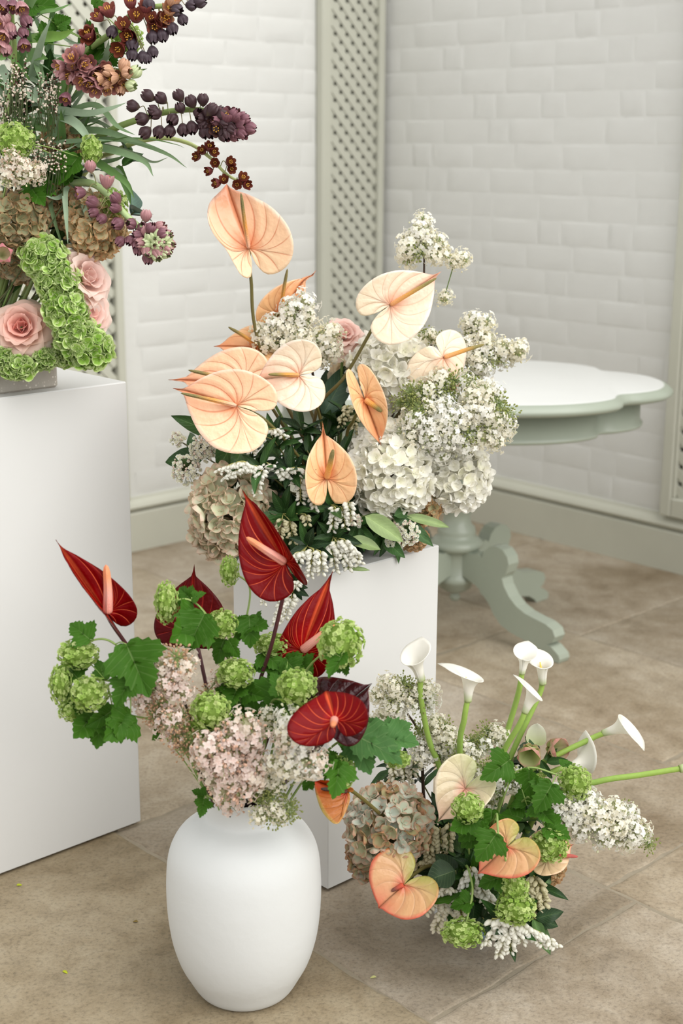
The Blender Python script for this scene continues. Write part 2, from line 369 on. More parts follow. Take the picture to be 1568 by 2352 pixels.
# lattice vent panels standing against the walls
def lattice(name, label, o, ax, nrm_, width, zb, zt, stile=.045, pitch=.0445, sw=.0295):
    t = thing(name, label, 'lattice panel', o); M = np.stack([ax, -nrm_, [0, 0, 1]], 1)
    g = Geo(); box(g, (0, -.006, zb), (width, -.001, zt), M, o); part(g, 'cavity_shade_sheet', DARKV, t, False)  # dark sheet on the wall, painted as the shade of a cavity behind the slats
    for x0, x1, z0, z1, d in ((0, stile, zb, zt, .042), (width - stile * .7, width, zb, zt, .042), (stile, width - stile * .7, zb, zb + .07, .040), (stile, width - stile * .7, zt - .07, zt, .040)):
        g = Geo(); box(g, (x0, -d, z0), (x1, -.001, z1), M, o, bev=.004); part(g, 'frame', SAGE, t, False)
    g = Geo(); box(g, (stile, -.034, zb + .07), (stile + .012, -.004, zt - .07), M, o, bev=.003); part(g, 'bead', SAGE, t, False)
    x0, x1, z0, z1 = stile, width - stile * .7, zb + .07, min(zt - .07, 2.2)
    if zt > 2.3:
        pass
    for layer, sg in ((0, 1), (1, -1)):
        dd = pitch * math.sqrt(2); k = -int((x1 - x0) / dd) - 1
        while True:
            # centre line: z = zk + sg*(x-xm)
            zk = z0 + k * dd; k += 1
            xa, xb = x0, x1; w2 = sw / math.sqrt(2)
            za, zb2 = (zk, zk + (x1 - x0)) if sg > 0 else (zk + (x1 - x0), zk)
            if min(za, zb2) > z1: break
            if max(za, zb2) < z0: continue
            # clip along z
            def cl(x): return zk + (x - x0) if sg > 0 else zk + (x1 - x)
            pts = [x for x in (x0, x1)]
            if sg > 0: xa = max(x0, x0 + (z0 - zk)); xb = min(x1, x0 + (z1 - zk))
            else: xb = min(x1, x1 - (z0 - zk)); xa = max(x0, x1 - (z1 - zk))
            if xb - xa < .01: continue
            L = (xb - xa) * math.sqrt(2); cx = (xa + xb) / 2; cz = cl(cx); y = -.018 - .0045 * layer
            g = Geo(); ca = math.sqrt(.5); Mr = np.array([[ca, 0, -sg * ca], [0, 1, 0], [sg * ca, 0, ca]])
            box(g, (-L / 2, -.002, -sw / 2), (L / 2, .002, sw / 2), M @ Mr, np.asarray(o) + M @ np.array([cx, y, cz]), bev=.001); part(g, 'slat', SAGE, t, False)
lattice('lattice_panel', 'sage lattice vent panel in the corner where the two brick walls meet', PQ(3.905, QL), PA, -PB, .345, .206, 2.6)
lattice('lattice_panel', 'sage lattice vent panel behind the tall plinth arrangement', PQ(2.40, QL), PA, -PB, .54, .206, 2.6)
lattice('lattice_panel', 'sage lattice vent panel on the wall beyond the table end', PQ(PR, 2.86), -PB, -PA, .5, .206, 2.6)

# ------------------------------------------------------------------ plinths, table, vessels
WHITE = plain('white_plinth_paint', S(211, 211, 209), .42, .4, .012, 2.5, .08, 30, .002)
def plinth(label, p0, q0, wp, wq, h):
    o = PQ(p0 + wp / 2, q0 + wq / 2); M = np.stack([PA, PB, [0, 0, 1]], 1)
    g = Geo(); box(g, (-wp / 2, -wq / 2, .006), (wp / 2, wq / 2, h), M, o, bev=.0025)
    t = thing('plinth', label, 'plinth', o); part(g, 'body', WHITE, t, False)
    g = Geo(); box(g, (-wp / 2 + .02, -wq / 2 + .02, 0), (wp / 2 - .02, wq / 2 - .02, .006), M, o); part(g, 'base', DARKV, t, False)
LP = (-.452, 2.952); MP = (-.0245, 2.649)
_q = lambda x, y: (x * PA[0] + y * PA[1], x * PB[0] + y * PB[1])
lp_p, lp_q = _q(*LP); mp_p, mp_q = _q(*MP)
HL, HM = 1.016, .688
plinth('tall white plinth carrying the concrete trough of fritillaries', lp_p - .56, lp_q, .56, .38, HL)
plinth('short white plinth under the peach anthurium arrangement', mp_p, mp_q, .315, .30, HM)

TABLEM = plain('sage_table_paint', S(160, 168, 153), .32, .5, .03, 6); TOPM = plain('white_table_top', S(218, 219, 216), .35, .4, .02, 5)
def table():
    o = np.array([.365, 4.34, 0.]); Z = .80
    t = thing('pedestal_table', 'sage painted pedestal table with scalloped white top by the wall', 'table', o)
    q = [(1, 0), (.99, .13), (.94, .30), (.84, .43), (.755, .49), (.725, .56), (.70, .68), (.60, .82), (.44, .93), (.24, .985), (0, 1)]
    full = q + [(-x, y) for x, y in q[-2::-1]]; full = full + [(x, -y) for x, y in full[-2:0:-1]]
    n0 = len(full); ring = smooth_path(np.array([(x, y, 0) for x, y in full + full[:1]]), 4)[:-1]
    yw = math.radians(-4); Mz = np.array([[math.cos(yw), -math.sin(yw), 0], [math.sin(yw), math.cos(yw), 0], [0, 0, 1]])
    def slab(levels, a, b, cap):
        g = Geo(); n = len(ring); rows = []
        for ins, z in levels: rows.append((ring * np.array([a - ins, b - ins, 0]) + np.array([0, 0, z])) @ Mz.T + o)
        f = [gridf(n, len(levels), True)]
        if cap: f += [np.array([list(range((len(levels) - 1) * n, len(levels) * n))]), np.array([list(range(n))[::-1]])]
        g.add(np.concatenate(rows), f); return g
    part(slab([(.035, Z - .036), (.012, Z - .033), (.0, Z - .024), (.002, Z - .014), (.010, Z - .009), (.014, Z - .004), (.026, Z)], .645, .47, True), 'table_rim', TABLEM, t)
    part(slab([(.028, Z - .004), (.028, Z + .0012), (.030, Z + .0016)], .645, .47, True), 'table_top', TOPM, t)
    part(slab([(.10, Z - .125), (.095, Z - .128), (.088, Z - .125), (.086, Z - .116), (.095, Z - .112), (.095, Z - .03)], .645, .47, True), 'apron', TABLEM, t)
    g = Geo(); lathe(g, [(0, .085), (.012, .087), (.018, .098), (.013, .110), (.010, .114), (.03, .119), (.05, .132), (.056, .150), (.062, .155), (.064, .166), (.060, .175), (.055, .180), (.054, .25), (.058, .256), (.074, .262), (.084, .272),
                         (.084, .283), (.07, .298), (.058, .305), (.061, .316), (.058, .330), (.045, .345), (.042, .368), (.045, .38), (.056, .395), (.066, .425), (.067, .45), (.062, .478), (.048, .505), (.042, .52), (.05, .53), (.05, .545), (.036, .56), (.034, .62), (.05, .66), (.10, .672), (.10, .69), (0, .69)], 40, o=o); part(g, 'pedestal', TABLEM, t)
    top = [(.04, .268), (.085, .262), (.112, .272), (.128, .262), (.138, .285), (.158, .303), (.185, .310), (.212, .304), (.232, .285), (.238, .262), (.228, .232), (.213, .214), (.222, .19), (.245, .160), (.275, .137), (.31, .123), (.35, .116), (.39, .110), (.418, .098), (.428, .078), (.418, .058), (.40, .048), (.415, .044), (.445, .024), (.449, .012), (.445, 0), (.385, 0)]
    low = [(.375, .012), (.345, .030), (.30, .040), (.255, .048), (.215, .062), (.185, .088), (.165, .118), (.14, .140), (.128, .145), (.122, .158), (.10, .168), (.06, .182), (.04, .190)]
    pr = np.array(top + low); n = len(pr)
    for k in range(4):
        a = math.radians(-47 + 90 * k); d = np.array([math.cos(a), math.sin(a), 0]); w = np.array([-d[1], d[0], 0]); rows = []
        for ins, s in ((.004, -.024), (0, -.020), (0, .020), (.004, .024)):
            cc = pr - (pr - np.array([.22, .15])) * ins
            rows.append(o + cc[:, 0:1] * d + cc[:, 1:2] * np.array([0, 0, 1]) + w * s)
        g = Geo(); g.add(np.concatenate(rows), [gridf(n, 4, True), np.array([list(range(n))[::-1]]), np.array([list(range(3 * n, 4 * n))])]); part(g, 'leg', TABLEM, t, False)
table()

VASEM = plain('chalky_white_vase', S(206, 208, 207), .55, .3, .012, 4, .35, 22, .003)
VO = np.array([-.172, 2.306, 0.])
def vase():
    pr = [(0, 0), (.070, 0), (.080, .003), (.090, .013), (.103, .036), (.118, .066), (.130, .106), (.1365, .15), (.139, .195), (.1385, .23), (.135, .268), (.127, .294), (.113, .316), (.094, .331), (.077, .339), (.0675, .344), (.0632, .352), (.0618, .366), (.0625, .380), (.0645, .386), (.063, .390), (.058, .389)]
    inn = [(.0555, .380), (.055, .350), (.066, .336), (.10, .318), (.122, .28), (.125, .2), (.112, .1), (.08, .03), (0, .025)]
    p = smooth_path([(a, b, 0) for a, b in pr[1:]], 3)
    t = thing('vase', 'large chalky white vase of red anthuriums standing on the stone floor', 'vase', VO)
    g = Geo(); lathe(g, [(0, 0)] + [(a, b) for a, b, _ in p], 72, o=VO); part(g, 'body', VASEM, t)
    g = Geo(); lathe(g, [(.058, .389)] + inn, 48, o=VO); part(g, 'inside', plain('shadowed_inside', S(200, 200, 198), .7), t)
vase()

def concrete():
    m, t, b = nodes('speckled_concrete'); nt = NT(t); tc = nt.n('ShaderNodeTexCoord').outputs['Object']
    n = nt.noise(9, 5, .6, tc); c = nt.ramp(n, [(.3, tuple(S(158, 150, 138))), (.7, tuple(S(186, 181, 172)))])
    v = nt.n('ShaderNodeTexVoronoi'); v.inputs['Scale'].default_value = 130; nt.l(tc, v.inputs['Vector'])
    c = nt.mix(nt.ramp(v.outputs['Distance'], [(.18, .8), (.3, 0.)]), c, S(216, 210, 200)); nt.l(c, b.inputs['Base Color']); b.inputs['Roughness'].default_value = .8
    nt.bump(nt.noise(90, 4, .6, tc), .4, .002, b); return m
# concrete trough on the tall plinth
TR0 = np.array([-.579, 2.880]); tp, tq = _q(*TR0)
def trough():
    h = .115; o = PQ(tp - .19, tq + .055, HL); M = np.stack([PA, PB, [0, 0, 1]], 1); t = thing('planter_trough', 'speckled concrete planter trough on the tall white plinth', 'planter', o)
    def rr(a, b, r, z):
        out = []
        for cx, cy, s in ((a - r, b - r, 0), (-a + r, b - r, 90), (-a + r, -b + r, 180), (a - r, -b + r, 270)):
            for k in range(5): th = math.radians(s + k * 22.5); out.append((cx + r * math.cos(th), cy + r * math.sin(th), z))
        return np.array(out) @ M.T + o
    g = Geo(); rows = [rr(.186, .051, .008, 0), rr(.19, .055, .010, .004), rr(.19, .055, .010, h - .003), rr(.187, .052, .009, h), rr(.175, .040, .008, h), rr(.175, .040, .008, .03)]; n = len(rows[0])
    g.add(np.concatenate(rows), [gridf(n, len(rows), True), np.array([list(range((len(rows) - 1) * n, len(rows) * n))]), np.array([list(range(n))[::-1]])]); part(g, 'body', concrete(), t, False)
trough()
# shallow bowls that hold the middle and the floor arrangement
MC = np.array([-.012, 2.868, HM]); FC = np.array([.262, 2.515, 0.])
def bowl(name, label, o, r, h, mat):
    g = Geo(); lathe(g, [(0, 0), (r * .55, 0), (r * .6, .006), (r * .82, h * .35), (r * .96, h * .75), (r, h), (r * .97, h), (r * .9, h * .7), (r * .7, h * .3), (0, h * .2)], 40, o=o); solo(g, name, mat, label, 'bowl', o)
bowl('flower_bowl', 'low dark bowl buried under the peach anthurium arrangement', MC, .10, .075, plain('dark_pot', S(70, 66, 58), .6))
def blue_glaze():
    m, t, b = nodes('blue_and_white_glaze'); nt = NT(t); tc = nt.n('ShaderNodeTexCoord').outputs['Object']
    c = nt.ramp(nt.noise(16, 2, .5, tc, 1.), [(.46, tuple(S(226, 232, 236))), (.54, tuple(S(120, 150, 182)))]); nt.l(c, b.inputs['Base Color']); b.inputs['Roughness'].default_value = .15; return m
bowl('flower_bowl', 'blue and white glazed bowl under the floor arrangement', FC, .088, .075, blue_glaze())

# ------------------------------------------------------------------ plant builders
WH_ = S(246, 244, 236); GREENSTEM = S(112, 138, 66)
def arc(x, k):                                     # bend a flat coordinate along a circle: (along, out)
    if abs(k) < 1e-6: return x, np.zeros_like(x)
    return np.sin(k * x) / k, (1 - np.cos(k * x)) / k
_HEART = [(0, 1.0), (.045, .955), (.15, .875), (.42, .72), (.78, .44), (.985, .12), (.985, -.14), (.82, -.34), (.52, -.44), (.19, -.42), (.035, -.24), (.004, -.02)]
_ROUND = [(0, 1.), (.05, .965), (.32, .88), (.72, .66), (.97, .28), (1., -.10), (.88, -.42), (.58, -.62), (.24, -.56), (.045, -.28), (.004, -.02)]
def spathe(g, B, M, L, wl, wr, lob=1., hl=None, hr=None, al=.15, ar=.15, kl=.3, kr=.3, ky=.3, tail=.08, tipk=.0, wave=.0, seed=0, n=9):
    """heart-shaped spathe: B base, M axes (x across, y to the tip, z face), wl / wr half widths, al / ar how far each half folds towards the face, k* curvature"""
    rr = np.random.default_rng(seed); sides = []
    NS, NT_ = 34, 15; t = np.linspace(0, 1, NT_)
    for side, w, a0, k in ((-1, wl, al, kl), (1, wr, ar, kr)):
        q = np.array([(x * w, y * L * (lob if y < 0 else 1), 0) for x, y in ((hl if side < 0 else hr) or _HEART)]); q[0, 1] = L * (1 + tail); o = smooth_path(q, 8)
        d = np.concatenate([[0], np.cumsum(np.linalg.norm(np.diff(o, axis=0), axis=1))]); o = np.stack([np.interp(np.linspace(0, d[-1], NS), d, o[:, i]) for i in range(2)], 1)
        s = np.linspace(0, 1, NS); dl = np.where(s < .62, .95 * np.sin(math.pi * np.clip(s / .62, 0, 1)), -.55 * np.sin(math.pi * np.clip((s - .62) / .38, 0, 1)))
        c, sn = np.cos(-dl), np.sin(-dl); h = o * .58; ctl = np.stack([h[:, 0] * c - h[:, 1] * sn, h[:, 0] * sn + h[:, 1] * c], 1)
        xy = 2 * ((1 - t) * t)[None, :, None] * ctl[:, None] + (t ** 2)[None, :, None] * o[:, None]           # NS x NT x 2
        x, y = xy[..., 0], xy[..., 1]
        ph = rr.uniform(0, 6.28)
        z0 = wave * L * np.sin(s * 9 + ph)[:, None] * t[None] ** 2 + .018 * L * (np.abs(np.sin(math.pi * n * s))[:, None] - .5) * np.sin(math.pi * t)[None] ** .8
        z0 += .10 * L * np.clip(-y / L, 0, 1) ** 1.2 * lob                                                          # lobes rise
        xx, zz = arc(x, k / w); f = a0 * np.clip(x / (.35 * w), 0, 1) ** .7
        X = xx * np.cos(f) - zz * np.sin(f); Z = xx * np.sin(f) + zz * np.cos(f) + z0
        yy, zy = arc(y, ky / L); Z = Z - zy * np.sign(1); tz = np.clip((y / L - .82) / .25, 0, 1); Z = Z - tipk * L * tz ** 2 * .3
        sides.append((np.stack([side * X, yy, Z], -1), s, side))
    for v, s, side in sides:
        uv = np.stack(np.broadcast_arrays(.5 + .5 * side * s[:, None], t[None]), -1).reshape(-1, 2)
        f = gridf(NT_, NS)
        if side > 0: f = f[:, ::-1]
        g.add(v.reshape(-1, 3) @ M.T + B, f, (1, 1, 1), uv)
def axes_from_px(B, base, tip, n):
    s = scl(B); n = np.array(n, float); n /= np.linalg.norm(n); dx, dy = (tip[0] - base[0]) * s, -(tip[1] - base[1]) * s
    dz = -(dx * n[0] + dy * n[1]) / n[2]; a = cvl(B, dx, dy, dz); return np.linalg.norm(a), basis(a, cvl(B, *n)), s
SP = {}
def anthurium(label, base, tip, Y, n, wl, wr, style, sp=None, stem=None, lift=.35, spr=.032, group=None, **k):
    """base, tip, sp: pixels; wl, wr: half widths in pixels as they lie flat; stem: [(px, py, Y), ...] from the spathe down to a world end"""
    B = P(*base, Y); L, M, s = axes_from_px(B, base, tip, n); sm, dm, (c1, c2) = style
    pts = [B - M[:, 2] * .004]
    for q in stem or []: pts.append(P(*q) if len(q) == 3 and q[2] is not None and q[0] > 5 else np.array(q))
    foot = pts[-1]
    t = thing('anthurium', label, 'flower', foot, group)
    g = Geo(); spathe(g, B, M, L / (1 + k.get('tail', .08)), wl * s, wr * s, **k); o = part(g, 'spathe', [sm], t)
    md = o.modifiers.new('thickness', 'SOLIDIFY'); md.thickness = .0006; md.offset = -1
    if sp:
        E = P(*sp, Y); d = E - B; d = d - F3 * 0; ln = np.linalg.norm(d); E = E + nrm(CAMP - E) * ln * lift
        mid = (B + E) / 2 + M[:, 2] * ln * .06
        g = Geo(); p = smooth_path([B + M[:, 2] * .002, mid, E], 12); r = np.clip(np.interp(np.linspace(0, 1, len(p)), [0, .04, .2, .85, .96, 1], [.7, 1.0, 1, .72, .45, .06]), 0, 9) * max(spr * L, .0045)
        tube(g, p, r, 14); part(g, 'spadix', [dm], t)
    if len(pts) > 1:
        g = Geo(); p = smooth_path(pts, 8); tube(g, p, [.0036, .0034, .0042], 9, c1, c2); part(g, 'stem', [M_STEM], t)
    return t

def petal_grid(nu, nv, w, l, cup=.3, curl=.0, base=.15, p=.75, ruf=0., rr=random, point=0.):
    nu, nv = nu + 1, nv + 2
    """a petal along +y, face +z; rounded, narrowing to its base"""
    u = np.linspace(-1, 1, nu)[None]; v = (1 - np.cos(math.pi * np.linspace(0, 1, nv)[:, None])) / 2
    wid = w * (base * (1 - v) ** 2 * .6 + (1 - np.abs(2 * v ** .8 - 1) ** 2.3) ** (1 / 2.)) * (1 - point * v ** 3)
    x = u * wid; y = l * v + 0 * u
    z = cup * w * u ** 2 + curl * l * v ** 2 + ruf * w * np.sin(u * 4 + rr.uniform(0, 6)) * v ** 2
    return np.stack([x + 0 * v, y + 0 * u, z + 0 * u * v], -1).reshape(-1, 3), gridf(nu, nv), np.stack([(u + 1) / 2 + 0 * v, v + 0 * u], -1).reshape(-1, 2)
def rotx(a): c, s = math.cos(a), math.sin(a); return np.array([[1, 0, 0], [0, c, -s], [0, s, c]])
def rotz(a): c, s = math.cos(a), math.sin(a); return np.array([[c, -s, 0], [s, c, 0], [0, 0, 1]])
def gcol(uv, c0, c1, c2=None):                      # base to rim colours over a petal
    v = uv[:, 1:2]; c = c0 * (1 - v) + c1 * v
    if c2 is not None: e = np.clip(np.maximum((v - .8) * 5, (np.abs(uv[:, 0:1] - .5) * 2 - .8) * 4), 0, 1); c = c * (1 - e) + c2 * e
    return c
def floret4(seed, c0, c1, c2, l=.013, w=.0085, np_=4, cup=.35, up=.25, bead=S(226, 222, 190), point=0.):
    rr = random.Random(seed); g = Geo(); off = rr.uniform(0, 1)
    for k in range(np_):
        v, f, uv = petal_grid(4, 5, w * rr.uniform(.85, 1.1), l * rr.uniform(.9, 1.08), cup * rr.uniform(.3, 1.2), rr.uniform(-.15, .3), .25, .7, rr.uniform(0, .2), rr, point)
        j = rr.uniform(.9, 1.08); g.add(v @ rotx(up + rr.uniform(-.12, .2)).T @ rotz(k * 2 * math.pi / np_ + off + rr.uniform(-.12, .12)).T, f, gcol(uv, c0 * j, c1 * j, c2), uv)
    lathe(g, [(0, -.004), (.0014, .0), (.0012, .0014), (0, .002)], 5, bead); return g
def fib(n, top=1., bot=-1.):
    i = np.arange(n) + .5; z = top - (top - bot) * i / n; r = np.sqrt(np.clip(1 - z * z, 0, 1)); a = i * 2.39996; return np.stack([r * np.cos(a), r * np.sin(a), z], 1)

HYD = {}
def hyd_kit(kind):
    if kind in HYD: return HYD[kind]
    K = {'white': [(S(250, 248, 234), S(253, 252, 246), None), (S(248, 247, 228), S(252, 250, 242), None)],
         'cream': [(S(222, 228, 198), S(230, 230, 206), S(234, 208, 188)), (S(208, 216, 180), S(222, 222, 194), S(228, 198, 176)), (S(196, 200, 162), S(214, 210, 178), S(218, 186, 162))],
         'antique': [(S(204, 216, 192), S(212, 216, 194), S(220, 184, 164)), (S(186, 196, 156), S(204, 198, 164), S(212, 164, 138)), (S(206, 218, 204), S(212, 220, 206), S(220, 194, 178)), (S(168, 172, 124), S(194, 180, 138), S(204, 150, 116))],
         'tan': [(S(218, 212, 172), S(226, 212, 176), S(226, 182, 138)), (S(206, 202, 158), S(220, 206, 166), S(220, 172, 126)), (S(184, 188, 144), S(206, 196, 154), S(210, 164, 120))],
         'olive': [(S(176, 182, 142), S(190, 188, 148), S(202, 164, 126)), (S(154, 158, 116), S(172, 164, 122), S(188, 150, 110)), (S(186, 190, 158), S(198, 192, 158), S(206, 178, 148))],
         'lime': [(S(146, 184, 74), S(156, 194, 84), S(222, 234, 176)), (S(130, 172, 60), S(144, 188, 74), S(216, 230, 166)), (S(164, 198, 98), S(174, 206, 110), S(226, 236, 186))]}[kind]
    lime = kind == 'lime'
    ms = []
    for i in range(5):
        c = K[i % len(K)]; g = floret4(i + 50, *c, l=.0145 if not lime else .0120, w=.0072 if not lime else .0082, np_=4 if not lime or i % 3 else 5, cup=.42 if not lime else .25, up=.34 if not lime else .14, bead=c[0]); ms.append(g)
    HYD[kind] = ([m.mesh(f'{kind}_floret', M_PETAL if not lime else M_LEAF) for m in ms], ms); return HYD[kind]
def hydrangea(label, blobs, Y, kind, foot, n=70, name='hydrangea', fs=1., group=None):
    """blobs: (px, py, rx, ry, Y) mounds of the flower head"""
    meshes, raw = hyd_kit(kind); t = thing(name, label, 'flower', foot, group)
    inner = Geo(); c0 = None
    for px, py, rx, ry, yy in blobs:
        Cn = P(px, py, yy); s = scl(Cn); a, b = rx * s, ry * s; c0 = Cn if c0 is None else c0
        for d in fib(int(1.45 * n * (a * b) / .0064) + 8):
            w = cv(d[0] * a, d[1] * b, d[2] * min(a, b)); nn = nrm(cv(d[0] / a, d[1] / b, d[2] / min(a, b)))
            if nn @ (CAMP - Cn) < -.35 * np.linalg.norm(CAMP - Cn): continue
            if random.random() < .06: continue
            nn = nrm(nn + RNG.normal(0, .30, 3)); k = fs * random.uniform(.85, 1.2)
            inst(random.choice(meshes), 'floret', t, Cn + w * random.uniform(.90, 1.03), frame_z(nn), (k, k, k))
        for d in fib(int(n * .5)):
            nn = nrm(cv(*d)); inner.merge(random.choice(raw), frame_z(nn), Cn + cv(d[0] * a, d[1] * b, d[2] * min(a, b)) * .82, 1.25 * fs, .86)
        inner_ball = Geo()
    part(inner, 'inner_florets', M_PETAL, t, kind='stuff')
    g = Geo(); tube(g, smooth_path([c0, (c0 + np.asarray(foot)) / 2 + np.array([0, .01, 0]), foot], 5), [.004, .005], 7, S(96, 112, 62)); part(g, 'stem', M_STEM, t)
    return t

# lilac: clusters of little four-petalled florets on green stalks
LIL = {}
def lilac_kit(kind):
    if kind in LIL: return LIL[kind]
    pal = {'white': (S(250, 246, 228), S(253, 250, 240), S(242, 236, 206)), 'pink': (S(244, 226, 218), S(251, 240, 233), S(232, 200, 178)), 'blush': (S(240, 228, 212), S(246, 236, 226), S(226, 200, 178)),
           'bud': (S(188, 192, 132), S(206, 204, 150), S(170, 178, 110)), 'tanbud': (S(222, 194, 168), S(232, 206, 184), S(212, 178, 146)), 'snow': (S(250, 248, 240), S(253, 252, 247), S(232, 232, 204))}[kind]
    buds = kind in ('bud', 'tanbud'); ms = []
    for q in range(4):
        rr = random.Random(q * 7 + len(kind)); g = Geo(); R = .03
        pinky = kind in ('pink', 'blush'); sq = nrm(np.array([rr.gauss(0, 1) for _ in range(3)]))
        if not buds: lathe(g, [(0, -.011), (.009, -.006), (.011, 0), (.009, .006), (0, .011)], 8, S(214, 212, 176))
        for d in fib(66 if not buds else 60):
            d = nrm(d + np.array([rr.gauss(0, .14) for _ in range(3)])); r = R * rr.uniform(.48, 1.08) * (1 + .28 * (abs(d @ sq) - .5)); e = d * r; M = frame_z(d, rr.uniform(0, 6)); j = rr.uniform(.9, 1.04)
            st = d * R * .10; x = M[:, 0] * .0007; y2 = M[:, 1] * .0007
            g.add([st - x, st + x, e * .72 + x, e * .72 - x, st - y2, st + y2, e * .72 + y2, e * .72 - y2], np.array([[0, 1, 2, 3], [4, 5, 6, 7]]), S(172, 188, 128))
            isbud = buds or rr.random() < (.34 if pinky else .20)
            if isbud:
                k = rr.uniform(.0016, .0027); lathe(g, [(0, -k * 1.6), (k * .7, -k), (k, .2 * k), (k * .75, k * .9), (0, k * 1.25)], 6, pal[2] * j, (0, 0, 0)); g.v[-1] = g.v[-1] @ M.T + e
            else:
                t0 = .35 if pinky else .62
                g.add([e * t0 + M[:, 0] * .0008, e * t0 - M[:, 0] * .0008, e - M[:, 0] * .0012, e + M[:, 0] * .0012], np.array([[0, 1, 2, 3]]), pal[0] * .9)
                off = rr.uniform(0, 1.6)
                for k in range(4):
                    a = off + k * math.pi / 2; l = .0068 * rr.uniform(.85, 1.15); w = .0030; c, s_ = math.cos(a), math.sin(a)
                    pv = np.array([[-.0009, 0, 0], [.0009, 0, 0], [w, l * .55, .0013], [-w, l * .55, .0013], [.0014, l, .0002], [-.0014, l, .0002], [0, l * .6, .0001]])
                    pv = pv @ np.array([[c, -s_, 0], [s_, c, 0], [0, 0, 1]]).T @ M.T + e
                    g.add(pv, np.array([[0, 1, 6], [1, 2, 6], [0, 6, 3], [6, 2, 4], [6, 4, 5], [6, 5, 3]]), np.array([pal[0]] * 2 + [pal[1]] * 4 + [pal[0]]) * j)
        ms.append(g.mesh(f'{kind}_lilac_cluster', M_FLORET))
    LIL[kind] = ms; return ms
TWIG = S(72, 56, 46)
def lilac(label, blobs, kinds, foot, name='lilac_stem', cr=.030, dens=1., twig=None, group=None, stem_to=None):
    """blobs: (px, py, rx, ry, Y) areas to fill with clusters"""
    t = thing(name, label, 'flower', foot, group); tips = []
    for b in blobs:
        px, py, rx, ry, Y = b[:5]; ks = b[5] if len(b) > 5 else kinds
        C0 = P(px, py, Y); s = scl(C0); cpx = cr / s; n = max(1, int(dens * 2.1 * (rx * ry) / (cpx * cpx) + .5)); got = []
        tries = 0
        while len(got) < n and tries < 400:
            tries += 1; a = random.uniform(0, 6.283); r = math.sqrt(random.random()); x, y = r * math.cos(a), r * math.sin(a)
            q = np.array([px + x * max(rx - cpx * .6, 1), py + y * max(ry - cpx * .6, 1)])
            if all(np.hypot(*(q - o)) > cpx * .62 for o in got): got.append(q)
        for q in got:
            rr_ = math.hypot((q[0] - px) / max(rx, 1), (q[1] - py) / max(ry, 1)); dep = math.sqrt(max(0, 1 - rr_ ** 2)) * min(rx, ry) * s * .7
            pos = P(q[0], q[1], Y - dep + random.uniform(-.008, .008)); k = random.uniform(.82, 1.12) * cr / .03
            inst(random.choice(lilac_kit(random.choice(ks))), 'floret_cluster', t, pos, frame_z(RNG.normal(0, 1, 3)), (k, k, k), 'stuff'); tips.append(pos)
    g = Geo(); c0 = P(*blobs[0][:2], blobs[0][4] + .01); ft = np.asarray(foot, float)
    path = [P(*q) for q in stem_to] if stem_to else [c0, c0 * .5 + ft * .5 + np.array([0, .01, .0])]
    tube(g, smooth_path(path + [ft], 7), [.0018, .0032, .004], 7, twig if twig is not None else TWIG); part(g, 'stem', M_TWIG, t)
    g = Geo()
    for p in tips:
        j = min(range(len(tips)), key=lambda i: 9 if np.allclose(tips[i], p) or np.linalg.norm(tips[i] - c0) >= np.linalg.norm(p - c0) else np.linalg.norm(tips[i] - p)); e = tips[j] if not np.allclose(tips[j], p) else c0
        tube(g, [e, p], .0011, 4, S(104, 130, 66), cap=False)
    part(g, 'stalks', M_STEM, t, kind='stuff'); return t

# guelder rose pompoms
VIB = []
def vib_kit():
    if VIB: return VIB
    for q in range(4):
        rr = random.Random(q + 90); g = Geo()
        ptsl = fib(230); lathe(g, [(0, -.8), (.56, -.56), (.8, 0), (.56, .56), (0, .8)], 12, S(156, 184, 90))  # core in the floret green, darkened: shade between florets put into its colour
        for d in ptsl:
            d = nrm(d + np.array([rr.gauss(0, .10) for _ in range(3)])); r = rr.uniform(.84, 1.06); M = frame_z(nrm(d + np.array([rr.gauss(0, .4) for _ in range(3)])), rr.uniform(0, 6)); j = rr.uniform(.84, 1.1)
            hue = S(184, 206, 108) * (1 - .5 * rr.random()) + S(150, 186, 74) * .5; hue = np.clip(S(216, 228, 160) + (S(166, 200, 92) - S(216, 228, 160)) * rr.random(), 0, 1) * j
            l = rr.uniform(.11, .165)
            for k in range(5):
                a = k * 1.2566; c, s_ = math.cos(a), math.sin(a)
                pv = np.array([[-.02, 0, 0], [.02, 0, 0], [l * .48, l * .6, .045], [0, l * 1.05, .02], [-l * .48, l * .6, .045], [0, l * .5, -.01]]) @ np.array([[c, -s_, 0], [s_, c, 0], [0, 0, 1]]).T @ M.T + d * r
                g.add(pv, [np.array([[0, 1, 5], [1, 2, 5], [5, 2, 3], [5, 3, 4], [0, 5, 4]])], np.array([hue * .8] * 2 + [hue * 1.06] * 3 + [hue * .92]))
        VIB.append(g.mesh('pompom', M_FLORET))
    return VIB
_LOBE = [(.02, 0), (.10, -.05), (.24, -.03), (.30, .05), (.42, .05), (.44, .13), (.58, .17), (.57, .26), (.66, .38), (.54, .38), (.53, .45), (.42, .45), (.41, .52), (.30, .50), (.30, .58), (.36, .66), (.28, .69), (.29, .77), (.20, .80), (.19, .87), (.10, .89), (.07, .95), (0, 1.)]
